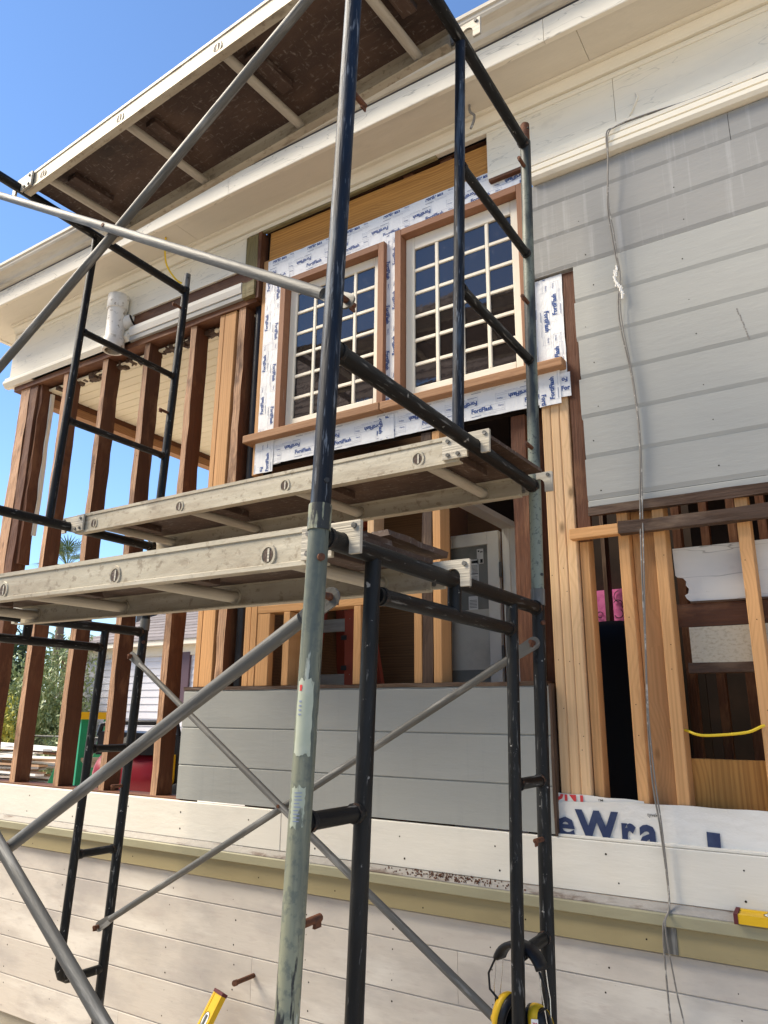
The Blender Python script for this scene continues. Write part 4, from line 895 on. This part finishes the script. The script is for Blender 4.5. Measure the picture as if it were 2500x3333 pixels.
# shrubs
def leaves(mb, c, r, n, s, rnd, shell=.55):
    for _ in range(n):
        while True:
            d = Vector((rnd.uniform(-1, 1), rnd.uniform(-1, 1), rnd.uniform(-1, 1)))
            if shell < d.length < 1: break
        k = 1+.22*math.sin(d.x*7+d.z*5)+.12*math.sin(d.y*13)
        p = Vector(c)+Vector((d.x*r[0], d.y*r[1], d.z*r[2]))*k
        e = Euler((rnd.uniform(0, 6.3), rnd.uniform(0, 6.3), rnd.uniform(0, 6.3))).to_matrix(); q = s*rnd.uniform(.6, 1.4)
        mb.add([p+e @ Vector(v) for v in ((-q, 0, 0), (0, -q*.45, q*.1), (q, 0, 0), (0, q*.45, q*.1))], [(0, 1, 2, 3)])
def shrub(label, loc, blobs, m, s, n, seed, name='shrub', cat='shrub'):
    T = thing(name, label, cat, loc); mb = MB(); rnd = random.Random(seed)
    for c, r in blobs: leaves(mb, c, r, n, s, rnd)
    put('foliage', mb, m, T, fix=False)
    tk = MB()
    for k in range(5): tk.tube([(.1*k-.2, 0, 0), (.3*k-.6, .1, blobs[0][0][2])], .035, 6, r2=.015)
    put('stem', tk, bark, T, fix=False); return T
shrub('tall grey green olive bush beyond the porch', (-15.6, 7.9, 0), [((0, 0, 1.9), (1.0, .9, 1.35)), ((-1.1, .2, 1.5), (1.1, .9, 1.35)), ((.5, -.1, 1.0), (.7, .7, 1.0)), ((-.4, 0, .8), (1.3, .9, .8))], leaf_g, .055, 3600, 1)
shrub('yellow green flowering shrub at the left edge behind the timber heap', (-15.9, 6.3, 0), [((0, 0, 1.35), (.9, .7, .85)), ((.6, -.1, .8), (.55, .6, .8)), ((-.9, 0, 1.7), (.9, .8, .9))], leaf_y, .05, 2800, 2)
shrub('small leafy weed growing against the chain link fence', (-12.9, 6.3, 0), [((0, 0, .65), (.5, .4, .6)), ((.6, .1, .4), (.35, .3, .4))], leaf_g, .045, 900, 3)
shrub('bright green sapling tuft beside the white house window', (-9.55, 6.6, 0), [((0, 0, 1.25), (.22, .2, .6))], leaf_y, .05, 260, 4)
shrub('dark evergreen tree rising behind the bushes at the left edge', (-27.5, 13.4, 0), [((0, 0, 3.2), (1.5, 1.5, 1.6)), ((.2, 0, 2), (1.8, 1.8, 1.8))], leaf_d, .12, 2500, 5, 'evergreen_tree', 'tree')
# chain link fence
FN = thing('chain_link_fence', 'grey chain link fence with a tall post in front of the bushes', 'fence', (-13.6, 6.9, 0))
put('fence_post', MB().tube([(0, 0, 0), (0, 0, 1.95)], .03, 10), galv, FN); put('fence_post', MB().tube([(2.0, 0, 0), (2.0, 0, 1.15)], .025, 10), galv, FN)
put('top_rail', MB().tube([(-1.5, 0, 1.14), (2.6, 0, 1.14)], .02, 8), galv, FN)
lk = MB()
for k in range(-14, 42):
    for s in (1, -1):
        x0 = k*.07
        lk.tube([(x0, 0, .05), (x0+s*.62, .0, 1.13)], .0028, 3, cap=False)
tag(put('mesh_wire', lk, galv, FN, fix=False), None, None, kind='stuff')
# neighbour's lavender house
NH = thing('neighbour_house', 'pale lavender lap sided house with a grey shingle roof beyond the porch', 'house', (-15.5, 8.4, 0))
put('wall', MB().box(.03, 12, .03, 7, 0, 3.0), lav, NH)
for k in range(20):
    z = .15*k; put('siding_board', MB().prism([(0.029, z), (0.029, z+.15), (.016, z+.15), (0, z+.004), (0, z)], .03, 9.5), lav, NH)
put('frieze_board', MB().box(0, 9.5, -.04, .0, 2.80, 3.0), trimc, NH); put('eave_board', MB().box(-.1, 9.6, -.30, .0, 3.0, 3.10), trimc, NH)
rows = 16
for k in range(rows):
    y0 = -.32+k*.28; z0 = 3.10+k*.28*.40
    put('shingle_row', MB().add([(-.15, y0, z0+.02), (9.8, y0, z0+.02), (9.8, y0+.30, z0+.12), (-.15, y0+.30, z0+.12), (-.15, y0, z0), (9.8, y0, z0)], [(0, 1, 2, 3), (4, 5, 1, 0)]), roof_g, NH)
put('gable_wall', MB().add([(.02, 0, 3.0), (.02, 4.2, 4.72), (.02, 8.4, 3.0)], [(0, 1, 2)]), trimc, NH)
WN = link('window', None, NH, (0, 0, 0))
put('frame', MB().box(3.20, 3.62, -.05, .0, 1.72, 2.86), plum, WN); put('pane', MB().box(3.27, 3.40, -.055, -.0505, 1.85, 2.66), glass_m, WN)
put('sash', MB().box(3.245, 3.27, -.056, -.0505, 1.82, 2.68), lav, WN)
# far dark roofed house
FH = thing('far_house', 'distant house with a dark slate roof and chimney beyond the bushes', 'house', (-31, 19, 0))
put('wall', MB().box(0, 9, 0, 6, 0, 4.3), lav, FH)
put('roof', MB().add([(-.4, -.4, 4.3), (9.4, -.4, 4.3), (9.4, 6.4, 4.3), (-.4, 6.4, 4.3), (3, 3, 5.9), (6, 3, 5.9)], [(0, 1, 5, 4), (1, 2, 5), (2, 3, 4, 5), (3, 0, 4)]), mat('dark_slate_roof', (.10, .105, .12), .8), FH)
put('chimney', MB().box(2.2, 3.1, 1.6, 2.4, 4.8, 6.3), mat('dark_chimney_brick', (.03, .03, .035), .8), FH)
put('chimney_cap', MB().box(2.1, 3.2, 1.5, 2.5, 6.3, 6.42), MATS['dark_chimney_brick'], FH)
# palms
def palm(label, loc, h, n, L, droop, seed, fan=False):
    T = thing('palm_tree', label, 'palm tree', loc); rnd = random.Random(seed)
    put('trunk', MB().tube([(0, 0, 0), (.1, 0, h*.5), (.05, 0, h)], .22, 10, r2=.16), bark, T, fix=False)
    mb = MB()
    for k in range(n):
        az = rnd.uniform(0, 6.283); el = rnd.uniform(-.5, 1.3); c = Vector((.05, 0, h)); d = Vector((math.cos(az)*math.cos(el), math.sin(az)*math.cos(el), math.sin(el)))
        if fan:
            stem = c+d*L*.5; sd_ = d.cross(Vector((0, 0, 1))).normalized(); mb.tube([c, stem], .015, 4, cap=False)
            for j in range(13):
                a = math.radians(-75+150*j/12); e = (d*math.cos(a)+sd_*math.sin(a)); tip = stem+e*L*.55+Vector((0, 0, -droop*.3)); nrm = sd_*.03
                mb.add([stem, stem+e*L*.25+nrm, tip, stem+e*L*.25-nrm], [(0, 1, 2, 3)])
        else:
            prev = c
            for j in range(1, 13):
                t = j/12; p = c+d*L*t+Vector((0, 0, -droop*t*t)); sd_ = (p-prev).cross(Vector((0, 0, 1))).normalized()
                for s in (-1, 1):
                    tip = p+sd_*s*.38*(1-t*.6)+(p-prev).normalized()*.25+Vector((0, 0, -.12)); mb.add([p, prev, tip], [(0, 1, 2)])
                prev = p
    put('crown', mb, palm_m, T, fix=False); return T
palm('fan palm seen between the porch studs above the far roofs', (-29.8, 17.3, 0), 8.0, 34, 1.5, .5, 3, True)
palm('feathery palm rising behind the grey shingle roof', (-34.5, 26.5, 0), 5.9, 40, 2.9, 1.2, 4)
palm('feathery palm behind the dark chimney', (-36, 22, 0), 4.6, 36, 2.6, 1.1, 6)

# ------------------------------------------------------------------ the house across the side yard (seen mirrored in the panes)
OH = thing('brown_roof_house', 'brown shingled house across the side yard, mirrored in the window panes', 'house', (0, 0, 0))
put('wall', MB().box(-10, -3.6, -9.5, -5.0, 0, 5.2), trimc, OH)
put('soffit', MB().box(-10.4, -3.2, -5.0, -4.45, 5.18, 5.26), roof_b, OH)
for k in range(14):
    y0 = -4.4-k*.23; z0 = 5.28+k*.23
    put('shingle_row', MB().add([(-10.5, y0, z0+.03), (-3.1, y0, z0+.03), (-3.1, y0-.25, z0+.25), (-10.5, y0-.25, z0+.25), (-10.5, y0, z0), (-3.1, y0, z0)], [(0, 1, 2, 3), (4, 5, 1, 0)]), roof_b, OH)
